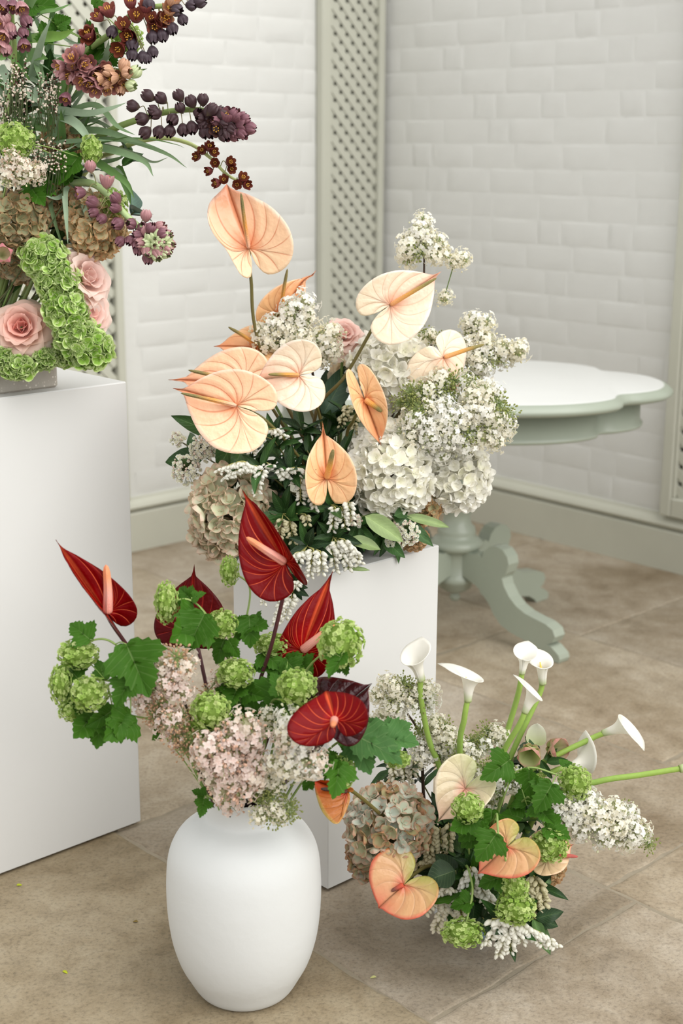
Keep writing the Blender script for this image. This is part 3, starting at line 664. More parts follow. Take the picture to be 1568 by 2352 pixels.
def lobed_leaf(g, B, M, L, W=1., fold=.25, droop=.5, twist=0., c=S(64, 104, 48), rnd=random):
    q = np.array(_LOBE); nA = 5; rows = []; uvs = []; cols = []
    for side in (-1, 1):
        fx = rnd.uniform(.9, 1.1); a = np.linspace(0, 1, nA); e = q * np.array([fx * W, 1]); sp = np.stack([0 * e[:, 0], np.clip(q[:, 1] * .62 + .02, 0, .97)], 1); sp[-1] = (0, 1)
        xy = sp[:, None] * (1 - a)[None, :, None] + e[:, None] * a[None, :, None]
        x, y = xy[..., 0], xy[..., 1]
        zz = fold * x * .8 - .35 * fold * x ** 2 - droop * .5 * y ** 2 + .05 * np.sin(x * 12 + y * 9 + rnd.uniform(0, 6)) * x / .5 - droop * .35 * x ** 2 + twist * side * x * y
        v = np.stack([side * x, y * (1 - .12 * droop ** 2), zz], -1) * L
        uv = np.stack([.5 + side * .5 * np.broadcast_to(a[None], x.shape), y], -1); cc = np.broadcast_to(np.array(c) * 1., (x.size, 3)) * (1 - .10 * (1 - np.broadcast_to(a[None], x.shape)).reshape(-1, 1))
        f = gridf(nA, len(q)); f = f[:, ::-1] if side < 0 else f
        g.add(v.reshape(-1, 3) @ M.T + B, f, cc, uv.reshape(-1, 2))
def blade(g, B, M, L, W, fold=.25, droop=.4, c=S(52, 84, 40), p=.85, lite=1.35, k=10, point=.0):
    """plain pointed leaf"""
    u = np.array([-1, -.55, -.07, .07, .55, 1.])[None]; v = np.linspace(0, 1, k)[:, None]
    wid = W * .5 * np.sin(math.pi * np.clip(v ** .85, 0, 1)) ** p + .0004
    x = u * wid; z = fold * np.abs(x) * 1.0 - droop * L * .5 * v ** 2 + .012 * L * np.sin(v * 13 + u * 2)
    V = np.stack([x, L * (v - .10 * droop * droop * v ** 2) + 0 * u, z + 0 * u], -1).reshape(-1, 3)
    uv = np.stack([(u + 1) / 2 + 0 * v, v + 0 * u], -1).reshape(-1, 2); cc = np.array(c)[None] * np.where(np.abs(uv[:, 0:1] - .5) < .06, lite, 1.)
    g.add(V @ M.T + B, gridf(6, k), np.clip(cc, 0, 1), uv)
def px_leaf(kind, parent, base, tip, Y, n=None, W=None, mat=None, c=None, dz=None, name='leaf', **k):
    """a leaf whose stalk end and tip are seen at two pixels"""
    B = P(*base, Y); n = n if n is not None else (random.uniform(-.8, .8), random.uniform(-.2, .9), random.uniform(.6, 1.)); L, M, s = axes_from_px(B, base, tip, n); g = Geo()
    jc = random.uniform(.85, 1.18)
    if kind == 'lobed': lobed_leaf(g, B, M, L, (W or .88) , k.get('fold', random.uniform(.2, .8)), k.get('droop', random.uniform(.1, .5)), random.uniform(-.1, .1), (c if c is not None else S(60, 102, 26)) * jc); mm = mat or M_LEAF
    else: blade(g, B, M, L, (W or .38) * L, k.get('fold', .3), k.get('droop', .3), (c if c is not None else S(50, 80, 40)) * jc, k.get('p', .85), k.get('lite', 1.35)); mm = mat or M_GLOSSY
    return part(g, name, mm, parent)
def guelder(label, heads, leaves, foot, via=None, name='guelder_rose_stem', group=None, lc=None, stem_r=.0024):
    """heads: (px, py, rx, ry, Y); leaves: (base px, tip px, Y[, normal])"""
    t = thing(name, label, 'flower', foot, group); g = Geo(); ft = np.asarray(foot, float); ends = []
    for px, py, rx, ry, Y in heads:
        Cn = P(px, py, Y); s = scl(Cn); M = np.stack([R3, U3, -F3], 1) @ rotz(random.uniform(-.3, .3)); M = M @ rotx(random.uniform(-.4, .4))
        inst(random.choice(vib_kit()), 'flower_head', t, Cn, np.stack([R3, U3, -F3], 1), (rx * s, ry * s, (rx + ry) / 2 * s), 'stuff'); ends.append(Cn)
    wp = [P(*v) for v in via] if via else []
    for i, e in enumerate(ends):
        p = [e] + (wp if i == 0 else wp[-1:]) + [ft]
        if len(p) == 2: m = (e + ft) / 2; p = [e, m * .8 + .2 * np.array([e[0], e[1], m[2] + .05]), ft]
        tube(g, smooth_path(p, 7), [.0016, stem_r], 6, S(150, 172, 96), S(106, 134, 66))
    near = ends[0] if ends else (wp[0] if wp else ft)
    for l in leaves:
        o = px_leaf('lobed', t, l[0], l[1], l[2], l[3] if len(l) > 3 else None, c=lc)
        B = P(*l[0], l[2]); q = min(([near] + wp + [ft * .3 + near * .7]), key=lambda a: np.linalg.norm(a - B)); tube(g, smooth_path([B, (B + q) / 2 + np.array([0, 0, .004]), q], 4), .0011, 5, S(128, 156, 80))
    if not ends and wp: tube(g, smooth_path(wp + [ft], 7), [.0014, stem_r], 6, S(150, 172, 96), S(106, 134, 66))
    part(g, 'stem', M_STEM, t); return t

# pieris: leathery leaves and chains of urn-shaped bells
def bell_mesh(c0, c1, name):
    g = Geo(); lathe(g, [(.0004, 0), (.0016, .0004), (.0026, .0022), (.0027, .0046), (.0019, .0064), (.0013, .0070), (.0016, .0078), (.0011, .0072)], 7)
    v = np.concatenate(g.v); w = np.clip(v[:, 2:3] / .003, 0, 1); g.c = [c0 * (1 - w) + c1 * w]; return g.mesh(name, M_PETAL)
BELL_W = bell_mesh(S(190, 186, 140), S(246, 245, 236), 'urn_bell'); BELL_C = bell_mesh(S(150, 140, 84), S(226, 220, 186), 'cream_bell'); BELL_K = bell_mesh(S(176, 178, 120), S(240, 236, 220), 'waxy_bell')
LEAFK = {}
def leaf_kit(kind):
    if kind in LEAFK: return LEAFK[kind]
    ms = []
    for i in range(6):
        rr = random.Random(i); g = Geo(); L = {'pieris': .062, 'bay': .072, 'olive': .085, 'euc': .05, 'box': .04}[kind]; W = L * {'pieris': .30, 'bay': .46, 'olive': .40, 'euc': .75, 'box': .5}[kind]
        c = {'pieris': [S(34, 60, 26), S(26, 48, 24), S(46, 78, 34)], 'bay': [S(50, 78, 38), S(34, 58, 30), S(72, 100, 54)], 'olive': [S(112, 134, 84), S(96, 120, 72), S(126, 146, 96)], 'euc': [S(84, 108, 96)] * 3, 'box': [S(38, 70, 28), S(58, 98, 40), S(48, 82, 34)]}[kind][i % 3]
        blade(g, np.zeros(3), np.eye(3), L * rr.uniform(.85, 1.1), W, rr.uniform(.2, .5), rr.uniform(.1, .7), c * rr.uniform(.9, 1.1), .9, 1.5); ms.append(g.mesh(f'{kind}_leaf', M_GLOSSY))
    LEAFK[kind] = ms; return ms
def sprig(label, tip, foot, Y, kind='pieris', nl=9, racemes=(), group=None, name=None, bell=None, cat='foliage', spread=1., ls=1., bs=1., up=(0, 0, 1)):
    """tip: pixel of the whorl; racemes: (x0, y0, x1, y1) pixel chains of bells starting near the whorl"""
    t = thing(name or 'pieris_sprig', label, cat, foot, group); T = P(*tip, Y); ft = np.asarray(foot, float); ax = nrm(T - ft); s = scl(T); g = Geo()
    tube(g, smooth_path([T, T * .6 + ft * .4 + np.array([0, 0, .01]), ft], 5), [.0013, .0024], 6, S(110, 110, 62), S(84, 78, 50))
    ks = leaf_kit(kind); a0 = random.uniform(0, 6)
    for i in range(nl):
        a = a0 + i * 2.4; tl = random.uniform(.5, 1.25) * spread; Mz = frame_z(ax, 0); side = Mz[:, 0] * math.cos(a) + Mz[:, 1] * math.sin(a)
        y = nrm(ax * math.cos(tl) + side * math.sin(tl)); z = nrm(ax * math.sin(tl) * 1. - side * math.cos(tl) + np.array([0, -.2, .5])); k = random.uniform(.75, 1.15) * ls
        inst(random.choice(ks), 'leaf', t, T - ax * random.uniform(0, .03), basis(y, z), (k, k, k))
    bm = bell or BELL_W
    for r in racemes:
        a, b = np.array(r[:2], float), np.array(r[2:4], float); n = max(3, int(np.hypot(*(b - a)) / 4.5)); yy = r[4] if len(r) > 4 else Y - .015
        A, Bp = P(*a, yy), P(*b, yy - .004); mid = (A + Bp) / 2 + np.array([0, -.004, .006]); ch = smooth_path([A, mid, Bp], max(3, n)); idx = np.linspace(0, len(ch) - 1, n).astype(int)
        tube(g, ch, [.0011, .0006], 5, S(176, 170, 100))
        tube(g, [A, T], .0010, 5, S(160, 156, 92))
        for j, i in enumerate(idx):
            for sgn in (-1, 1):
                d = nrm(cv(sgn * random.uniform(.3, .9), random.uniform(-.9, -.2), random.uniform(.1, .7))); k = bs * random.uniform(.85, 1.15) * (1 - .25 * j / n) * 1.42
                q = ch[i] + d * .004; tube(g, [ch[i], q], .0004, 3, S(186, 178, 110), cap=False); inst(bm, 'bell', t, q, frame_z(d), (k, k, k * 1.1))
    part(g, 'stem', M_STEM, t); return t
def umbel(label, clusters, foot, leaves=(), group=None, lk='bay', name='laurustinus_sprig'):
    """clusters: (px, py, r, Y) flat-topped heads of tiny white flowers with pale buds"""
    t = thing(name, label, 'flower', foot, group); ft = np.asarray(foot, float); st = Geo()
    for px, py, r, Y in clusters:
        Cn = P(px, py, Y); s = scl(Cn); R = r * s; g = Geo()
        for _ in range(int(120 * (R / .028) ** 1.4)):
            d = RNG.normal(0, 1, 3); d = nrm(d) * RNG.uniform(.2, 1) ** .4; pos = Cn + cv(d[0] * R, d[1] * R, abs(d[2]) * R * .7); k = random.uniform(1.0, 1.45)
            if random.random() < .66: g.merge(FLK, frame_z(cv(d[0], d[1] * .6, 1.1)), pos, k)
            else: b = Geo(); kk = .0019 * k; lathe(b, [(0, -kk), (kk, 0), (kk * .6, kk * .9), (0, kk * 1.1)], 6, S(232, 214, 200)); g.merge(b, None, pos)
            st_q = Cn - cv(0, 0, R * .6); tube(st, [st_q, pos], .0006, 3, S(120, 132, 80), cap=False)
        part(g, 'flower_head', M_FLORET, t, kind='stuff'); tube(st, smooth_path([Cn - cv(0, 0, R * .6), (Cn + ft) / 2, ft], 4), .0017, 6, S(92, 92, 60))
    for base, tip, Y, *rest in leaves: px_leaf('blade', t, base, tip, Y, rest[0] if rest else None, rest[1] if len(rest) > 1 else .46, c=rest[2] if len(rest) > 2 else None)
    part(st, 'stem', M_STEM, t); return t
FLK = floret4(3, S(232, 232, 214), S(247, 246, 240), None, .0034, .0021, 5, .3, .1, S(238, 236, 206))

# roses
def rose(label, px, py, r, Y, n, foot, cin, cout, name='rose', layers=((4, 8, .42), (5, 22, .58), (6, 42, .80), (7, 62, 1.0), (7, 80, 1.1)), group=None, rim=None):
    t = thing(name, label, 'flower', foot, group); Cn = P(px, py, Y); s = scl(Cn); R = r * s; ax = nrm(cv(*n)); M = frame_z(ax, random.uniform(0, 6)); base = Cn - ax * R * .45
    for li, (cnt, tilt, size) in enumerate(layers):
        w = li / (len(layers) - 1)
        for k in range(cnt):
            j = random.uniform(.92, 1.06); c0 = (cin * (1 - w) + cout * w) * j; nu, nv = 9, 9; u = np.linspace(-1, 1, nu)[None]; v = np.linspace(0, 1, nv)[:, None]
            L = R * size * random.uniform(.9, 1.05); Wd = R * (.42 + .34 * w) * random.uniform(.9, 1.1); curv = 1.25 - .62 * w
            wid = np.sin(math.pi * np.clip(v * .78 + .14, 0, 1)) ** .6; th = u * curv * wid; rad = Wd / curv
            x = np.sin(th) * rad; d = (np.cos(th) - 1) * rad
            cr = (.10 + .30 * w) * L * np.clip((v - .62) / .38, 0, 1) ** 2 * (1 + .5 * np.abs(u)); bow = L * .16 * np.sin(math.pi * v * .9)
            tl = math.radians(tilt + random.uniform(-6, 6)); rr0 = R * (.03 + .06 * li)
            out = rr0 + bow + d + cr + .03 * L * np.sin(u * 5 + random.uniform(0, 6)) * v ** 3; hgt = L * v - .12 * L * v ** 3 * u ** 2
            Y2 = out * math.cos(tl) + hgt * math.sin(tl); Z2 = hgt * math.cos(tl) - out * math.sin(tl)
            a = k * 2 * math.pi / cnt + li * .7 + random.uniform(-.12, .12); V = np.stack([x + 0 * v, Y2 + 0 * u, Z2 + 0 * u], -1).reshape(-1, 3) @ rotz(a).T @ M.T + base
            uv = np.stack([(u + 1) / 2 + 0 * v, v + 0 * u], -1).reshape(-1, 2); g = Geo(); g.add(V, gridf(nu, nv), gcol(uv, c0 * .96, c0, np.clip(c0 * 1.06 if rim is None else rim, 0, 1)), uv); part(g, 'petal', M_PETAL, t)
    g = Geo(); ft = np.asarray(foot, float); tube(g, smooth_path([base, (base + ft) / 2 + np.array([0, .01, 0]), ft], 5), .0032, 7, S(96, 124, 60)); part(g, 'stem', M_STEM, t); return t

# Persian fritillaries
FRIT = {}
def frit_kit(kind):
    if kind in FRIT: return FRIT[kind]
    c0, c1, c2 = {'black': (S(96, 84, 66), S(66, 44, 48), S(88, 62, 68)), 'plum': (S(140, 124, 96), S(122, 78, 88), S(166, 120, 130)), 'mauve': (S(160, 136, 110), S(156, 106, 106), S(190, 148, 146)), 'peach': (S(196, 172, 120), S(206, 158, 126), S(214, 172, 146)),
                  'green': (S(176, 198, 136), S(196, 210, 158), S(214, 216, 182)), 'red': (S(110, 70, 56), S(104, 40, 40), S(136, 64, 58)), 'brick': (S(156, 116, 92), S(128, 66, 66), S(166, 106, 100)), 'slate': (S(90, 90, 84), S(72, 58, 66), S(104, 90, 100)), 'blush': (S(170, 146, 124), S(178, 128, 130), S(208, 168, 168))}[kind]
    out = []
    for q in range(3):
        rr = random.Random(q + 5); op = (.2, .5, 1.0)[q]; nu, nv = 36, 8; a = np.linspace(0, 2 * math.pi, nu, endpoint=False)[None]; v = np.linspace(0, 1, nv)[:, None]; lob = np.abs(np.cos(a * 3))
        r = .0105 * (np.sin(np.clip(v * 2.0, 0, 1.45)) ** .7 * .95 + op * .75 * np.clip(v - .55, 0, 1) ** 1.3) * (1 - .16 * (1 - lob) * v) + .0004; r = r * (1 - (1.9 - 1.9 * op if op < .4 else .1) * np.clip(v - .55, 0, 1) ** 1.3)
        z = .021 * v * (1 - .20 * (1 - lob ** .6) * v ** 3) * (1 - .12 * op)
        V = np.stack([r * np.cos(a), r * np.sin(a), z + 0 * a], -1).reshape(-1, 3); vv = np.repeat(np.linspace(0, 1, nv), nu)[:, None]; st = .88 + .12 * np.cos(np.tile(a.ravel(), nv) * 18)[:, None]
        w = np.clip(vv / .25, 0, 1); e = np.clip((vv - .75) / .25, 0, 1); cc = (c0 * (1 - w) + c1 * w) * st; cc = cc * (1 - e * .6) + c2 * e * .6
        g = Geo(); g.add(V, gridf(nu, nv, True), cc, np.stack([np.tile(a.ravel() / 6.283, nv), vv[:, 0]], 1))
        V2 = V * .93 + np.array([0, 0, .0012]); inn = np.clip(c1 * 1.1 + (S(206, 140, 60) - c1) * .12 * op, 0, 1); g.add(V2, gridf(nu, nv, True)[:, ::-1], inn)
        for k in range(6 if q else 0):
            b = k * 1.047; d = np.array([math.cos(b) * .0030, math.sin(b) * .0030, .013]); tube(g, [np.array([0, 0, .004]), d, d + np.array([d[0] * .2, d[1] * .2, .004])], [.0004, .0005, .0010], 4, S(214, 186, 110), S(222, 168, 64))
        out.append(g.mesh(f'{kind}_bell', M_BELL))
    FRIT[kind] = out; return out
def fritillary(label, spine, bells, foot, Y, name='fritillary', group=None, c=S(138, 160, 92), r=(.0045, .0075)):
    """spine: pixels from the tip down (px, py, Y); bells: (px, py, kind, openness 0-2, face dx, dy, dz[, scale])"""
    t = thing(name, label, 'flower', foot, group); sp = smooth_path([P(*q) for q in spine] + [np.asarray(foot, float)], 10); g = Geo(); tube(g, sp, r, 10, c * 1.1, c * .8); st = Geo()
    for b in bells:
        pos = P(b[0], b[1], b[7] if len(b) > 7 else Y); d = nrm(cv(b[4], b[5], b[6] * (.30 if b[3] == 0 and b[2] != 'green' else .8))); k = (b[8] if len(b) > 8 else 1.) * random.uniform(1.12, 1.42); base = pos - d * .009 * k
        inst(frit_kit(b[2])[b[3]], 'bell', t, base, frame_z(d), (k, k, k)); i = int(np.argmin(np.linalg.norm(sp - base, axis=1) + .0)); i = min(len(sp) - 1, i + 1)
        q = sp[i]; tube(st, smooth_path([q, (q + base) / 2 + np.array([0, 0, .010]), base], 4), .0009, 5, S(150, 160, 96), S(140, 120, 90))
    part(g, 'stem', M_STEM, t); part(st, 'pedicels', M_STEM, t, kind='stuff'); return t
def spray_bells(n, spine, kinds, spreadpx, Y, face, rng=random, along=(0., 1.), op=(0, 0, 1)):
    p = smooth_path(np.array([(a, b, 0) for a, b in spine], float), 12)[:, :2]; out = []
    for i in range(n):
        w = along[0] + (along[1] - along[0]) * (i + .5) / n; j = w * (len(p) - 1); q = p[int(j)]; a = i * 2.4; rad = spreadpx * random.uniform(.5, 1.05); dx, dy, dz = math.cos(a), math.sin(a) * .8, random.uniform(-.3, .6)
        k = kinds[min(len(kinds) - 1, int(w * len(kinds)))]; out.append((q[0] + dx * rad, q[1] + dy * rad, k, random.choice(op), dx * .7 + face[0], -dy * .7 + face[1], dz + face[2], Y - .012 * math.sin(a * 1.7) - .01))
    return out
def strap(g, pts, W, face=(0, .3, 1), c=S(118, 146, 104), tw=.8):
    p = smooth_path([P(*q) for q in pts], 7); n = len(p); t = np.gradient(p, axis=0); t /= np.linalg.norm(t, axis=1)[:, None]; f0 = cv(*face); rows = []; v = np.linspace(0, 1, n); ph = random.uniform(-.5, .5)
    for i in range(n):
        z = nrm(f0 - t[i] * (f0 @ t[i])); x = np.cross(t[i], z); a = ph + tw * v[i]; xr = x * math.cos(a) + z * math.sin(a); zr = -x * math.sin(a) + z * math.cos(a); w = W * .5 * min(1, (v[i] / .08 + .3)) * (1 - v[i] ** 2.2) + .0003
        rows += [p[i] - xr * w, p[i] - xr * w * .45 - zr * w * .3, p[i] - zr * w * .38, p[i] + xr * w * .45 - zr * w * .3, p[i] + xr * w]
    j = random.uniform(.85, 1.15); g.add(rows, gridf(5, n), np.array(c) * j, np.stack([np.tile(np.linspace(0, 1, 5), n), np.repeat(v, 5)], 1))

# calla lilies
CALLA = colmat('calla_petal', .42, .35, .4, .02, .05, 0, 40)
def calla(label, base, top, Y, tipdir, stem, foot, rx=1., H2=None, open_=1., name='calla_lily', curl=.5, side=0., group=None, spad=True):
    """base, top: pixels of the foot of the funnel and the far end of its limb; tipdir: which way the pointed limb leans (right, up, towards us)"""
    t = thing(name, label, 'flower', foot, group); B = P(*base, Y); s = scl(B); L, _, _ = axes_from_px(B, base, top, (0, 0, 1)); a = nrm(cv((top[0] - base[0]), -(top[1] - base[1]), side * math.hypot(top[0] - base[0], top[1] - base[1]))); td = cv(*tipdir); z = nrm(td - a * (td @ a)); x = np.cross(a, z)
    nu, nv = 33, 18; th = np.linspace(-math.pi * 1.06, math.pi * 1.06, nu)[None]; v = np.linspace(0, 1, nv)[:, None]
    tipw = np.clip((1 + np.cos(th)) / 2, 0, 1); h = L * (.60 + .40 * tipw ** 1.3)
    r0, r1 = L * .085 * rx, L * .175 * rx * open_; rad = r0 * (.75 + .5 * v) + (r1 - r0) * v ** 2.2 + L * .26 * open_ * np.clip((v - .50) / .50, 0, 1) ** 1.9 * (.30 + .70 * tipw) * rx
    rad = rad * (1 + .05 * np.abs(th) / 3.3)
    hh = h * (v - curl * .22 * np.clip((v - .66) / .34, 0, 1) ** 2 * (.9 - .1 * tipw)); pt = np.exp(-(th / .22) ** 2) * np.clip((v - .85) / .15, 0, 1); hh = hh + pt * L * .02; rad2 = rad + pt * L * .13
    V = B + (np.sin(th) * rad2)[..., None] * x + (np.cos(th) * rad2)[..., None] * z + (hh + 0 * th)[..., None] * a
    w = np.clip(1 - v * 3.2, 0, 1) + 0 * th; cc = (WH_ * (1 - w[..., None] * .85) + S(176, 196, 106) * w[..., None] * .85).reshape(-1, 3)
    g = Geo(); g.add(V.reshape(-1, 3), gridf(nu, nv)[:, ::-1], cc, np.stack([(th / 6.7 + .5) + 0 * v, v + 0 * th], -1).reshape(-1, 2)); o = part(g, 'spathe', CALLA, t); md = o.modifiers.new('thickness', 'SOLIDIFY'); md.thickness = .001; md.offset = 0
    if spad: g = Geo(); tube(g, smooth_path([B + a * L * .12, B + a * L * .35 + z * .002, B + a * L * .58 + z * .004], 5), [.0028, .0032, .001], 8, S(226, 196, 96)); part(g, 'spadix', M_STEM, t)
    g = Geo(); tube(g, smooth_path([B + a * .006] + [P(*q) for q in stem] + [np.asarray(foot, float)], 8), [.0052, .0055, .0065], 10, S(150, 178, 82), S(126, 158, 76)); part(g, 'stem', M_STEM, t); return t

# ------------------------------------------------------------------ spathe colours
def style(name, cols, dots, stem, **k): return (spathe_mat(name, *cols, **k), spadix_mat(name + '_spadix', *dots), stem)
OLIVE = (S(104, 100, 48), S(92, 74, 44)); MAROON = (S(84, 40, 42), S(52, 24, 30))
PEACH = style('peach_spathe', (S(238, 142, 84), S(252, 214, 174), S(253, 224, 200), S(253, 226, 186), S(232, 134, 88)), (S(244, 186, 158), S(222, 150, 60), S(118, 108, 48)), OLIVE, n=8, tipc=S(242, 160, 120))
PEACHP = style('pale_peach_spathe', (S(246, 176, 136), S(254, 238, 214), S(254, 238, 222), S(254, 240, 212), S(244, 194, 156)), (S(240, 164, 104), S(222, 156, 60), S(140, 128, 60)), OLIVE, n=8, vs=.5, tipc=S(246, 178, 146))
PEACHD = style('apricot_spathe', (S(236, 124, 60), S(249, 202, 148), S(250, 212, 172), S(250, 208, 156), S(230, 134, 80)), (S(240, 160, 96), S(222, 150, 48), S(120, 108, 44)), OLIVE, n=7, vs=.6, tipc=S(240, 150, 104))
RED = style('red_spathe', (S(170, 5, 8), S(116, 0, 4), S(96, 1, 5), S(98, 0, 4), S(248, 112, 70)), (S(238, 148, 130), S(240, 164, 148), S(240, 140, 90)), MAROON, n=11, tl=.10, vs=.9, rough=.36, coat=.0, spec=.12, vw=20., pucker=.45)
DARK = style('maroon_spathe', (S(110, 8, 12), S(86, 8, 12), S(76, 10, 14), S(72, 8, 12), S(186, 50, 40)), (S(226, 110, 100), S(236, 150, 130), S(240, 130, 90)), MAROON, n=8, tl=.06, vs=.6, rough=.36, coat=.0, spec=.14)
BLACKR = style('oxblood_spathe', (S(56, 10, 16), S(48, 10, 16), S(70, 14, 20), S(46, 8, 14), S(60, 14, 20)), (S(226, 110, 100),) * 3, MAROON, n=8, tl=.02, vs=.2, rough=.22, coat=.0, spec=.3, pucker=1.)
BLUSH = style('green_blush_spathe', (S(226, 150, 124), S(222, 206, 172), S(228, 214, 190), S(196, 202, 142), S(240, 226, 204)), (S(230, 120, 90), S(226, 110, 80), S(150, 60, 50)), OLIVE, n=8, vs=.4, tipc=S(240, 200, 178))
CORAL = style('coral_spathe', (S(224, 92, 66), S(228, 180, 132), S(230, 116, 88), S(172, 180, 88), S(238, 196, 156)), (S(232, 84, 48), S(200, 70, 44), S(120, 56, 40)), OLIVE, n=7, vs=.4, tipc=S(230, 110, 84))
SAND = style('sand_spathe', (S(236, 180, 140), S(236, 206, 166), S(236, 200, 160), S(232, 206, 160), S(240, 214, 178)), (S(214, 110, 90), S(206, 96, 84), S(190, 84, 76)), OLIVE, n=8, vs=.4, tipc=S(232, 150, 120))
FLAME = style('flame_spathe', (S(222, 50, 30), S(206, 120, 44), S(214, 190, 110), S(206, 140, 60), S(180, 90, 40)), (S(96, 40, 24), S(80, 34, 22), S(60, 30, 22)), OLIVE, n=6, vs=.3, tipc=S(220, 40, 30))

def mf(dx=0., dy=0., z=.05): return MC + np.array([dx, dy, z])
def ff(dx=0., dy=0., z=.05): return FC + np.array([dx, dy, z])
def vn(dx=0., dy=0.): return [tuple(VO + np.array([dx, dy, .39])), tuple(VO + np.array([-dx * .6, -dy * .6, .20]))]
def vf(dx=0., dy=0.): return VO + np.array([dx, dy, .30])
TC = PQ(tp - .14, tq + .055, HL + .07)
def tf(dx=0., dz=0.): return TC + PA * dx + np.array([0, 0, dz])

# ------------------------------------------------------------------ middle arrangement: peach anthuriums
anthurium('peach anthurium standing highest, its heart face to the room above all the others', (571, 570), (518, 421), 2.86, (-.12, .05, 1), 74, 108, PEACH, (553, 443), [(576, 640, 2.875), (601, 808, 2.89), tuple(mf(-.02, .02, .12)), tuple(mf(-.01))], al=.3, ar=.1, lob=1.1, kl=.5, ky=.25, tail=.03, tipk=.3, seed=1, hl=[(0, 1), (.25, .95), (.75, .81), (1, .58), (.97, .34), (.74, .1), (.64, -.12), (.52, -.32), (.26, -.38), (.06, -.2), (.004, -.02)])
anthurium('narrow peach anthurium with long curled tail half hidden by white lilac', (645, 722), (711, 612), 2.96, (-.3, .1, 1), 58, 58, PEACHD, (660, 617), [(640, 760, 2.94), tuple(mf(.0, .03, .14)), tuple(mf(.01, .02))], al=.5, ar=.35, tail=.22, tipk=1.2, lift=.2, seed=2)
anthurium('peach anthurium held flat in profile behind the tallest dark stem', (597, 800), (488, 784), 2.91, (0, .62, .78), 60, 60, PEACHD, (524, 751), [(606, 830, 2.95), tuple(mf(-.01, .05, .1)), tuple(mf(-.02, .04))], lift=.15, al=.2, ar=.2, seed=3)
anthurium('pink peach anthurium tucked behind the biggest peach spathe', (552, 884), (384, 858), 2.84, (.05, .45, .9), 85, 88, PEACH, (432, 850), [(600, 900, 2.87), tuple(mf(-.03, .03, .1)), tuple(mf(-.03, .02))], lift=.3, tail=.2, wave=.015, seed=4)
anthurium('biggest peach anthurium with strong veins facing forward beside the tall plinth', (542, 932), (394, 886), 2.70, (-.02, .12, 1), 112, 84, PEACH, (415, 903), [(612, 968, 2.72), (700, 1068, 2.78), tuple(mf(.0, -.03, .08)), tuple(mf(.01, -.02))], lob=1.45, al=.05, ar=.05, kl=.25, kr=.35, ky=.2, tail=.14, tipk=.5, wave=.012, seed=5, lift=.25)
anthurium('glossy pale peach anthurium with pointing spadix under the white lilac', (686, 862), (584, 872), 2.79, (.1, .15, 1), 92, 84, PEACHP, (616, 860), [(715, 920, 2.80), (735, 960, 2.83), tuple(mf(.0, .0, .1)), tuple(mf(.0, .0))], lob=1.25, wave=.03, kl=.3, kr=.5, tail=.02, seed=6, lift=.3)
anthurium('pale peach anthurium with olive spadix on the long arching stem before white lilac', (897, 700), (1016, 622), 2.80, (.05, .05, 1), 74, 94, PEACHP, (1003, 638), [(868, 733, 2.81), (795, 860, 2.83), (722, 965, 2.85), tuple(mf(-.01, .0, .06))], lob=1.25, kl=.35, kr=.35, tail=.10, tipk=-.4, wave=.02, seed=7, lift=.25)
anthurium('peach anthurium seen edge on with orange spadix over the white hydrangea', (1018, 822), (1070, 900), 2.84, (.75, .42, .32), 84, 96, PEACHP, (1112, 791), [(1012, 836, 2.85), (972, 895, 2.86), (903, 968, 2.87), tuple(mf(.03, .0, .08)), tuple(mf(.03))], al=.2, ar=-.85, kl=.6, kr=-.5, lift=.0, spr=.055, seed=8, lob=1.2)
anthurium('half folded peach anthurium drooping between two white hydrangea heads', (838, 918), (880, 1026), 2.75, (.25, .05, 1), 50, 46, PEACHD, (877, 946), [(812, 965, 2.79), (795, 1010, 2.82), tuple(mf(.02, -.02, .08)), tuple(mf(.02, -.02))], lob=1.6, al=.55, ar=.5, wave=.05, lift=.4, spr=.06, tail=.03, seed=9)
anthurium('apricot anthurium with upright tail lowest at the front of its arrangement', (750, 1098), (741, 965), 2.68, (.05, .0, 1), 62, 76, PEACHD, (765, 1032), [(748, 1120, 2.72), tuple(mf(.0, -.06, .08)), tuple(mf(.0, -.04))], lob=1.25, al=.42, ar=.30, kl=.4, kr=.4, ky=.4, tail=.20, tipk=-.6, lift=.5, spr=.055, seed=10)

lilac('white lilac truss billowing under the narrow peach anthurium', [(690, 715, 46, 50, 2.93), (640, 770, 66, 50, 2.93), (722, 790, 70, 58, 2.92), (600, 760, 26, 24, 2.93)], ['white', 'snow', 'white'], mf(.0, .02, .1), dens=1.25)
lilac('white lilac spire rising highest behind the pale peach anthurium', [(966, 530, 34, 54, 2.93), (985, 575, 66, 40, 2.92), (940, 580, 36, 34, 2.92), (1046, 596, 34, 26, 2.93), (1020, 690, 14, 26, 2.94)], ['white', 'snow', 'white', 'bud'], mf(.03, .05, .1), cr=.026, dens=1.0, stem_to=[(975, 560, 2.94), (965, 700, 2.94), (900, 860, 2.92)])
lilac('white lilac with green buds leaning out over the table top', [(1098, 755, 42, 44, 2.95), (1092, 820, 58, 62, 2.94), (1160, 810, 40, 34, 2.94), (1196, 808, 26, 26, 2.92, ['bud', 'white'])], ['white', 'white', 'snow', 'snow', 'white', 'bud'], mf(.04, .03, .08), cr=.026, dens=1.2)
lilac('big creamy white lilac covering the side of the arrangement above the hydrangea', [(1010, 985, 110, 78, 2.80), (1110, 960, 78, 84, 2.81), (1030, 900, 80, 50, 2.83), (950, 920, 56, 40, 2.82, ['bud', 'white'])], ['white', 'snow', 'white', 'snow', 'white', 'snow', 'bud'], mf(.05, .0, .08), cr=.026, dens=1.3)
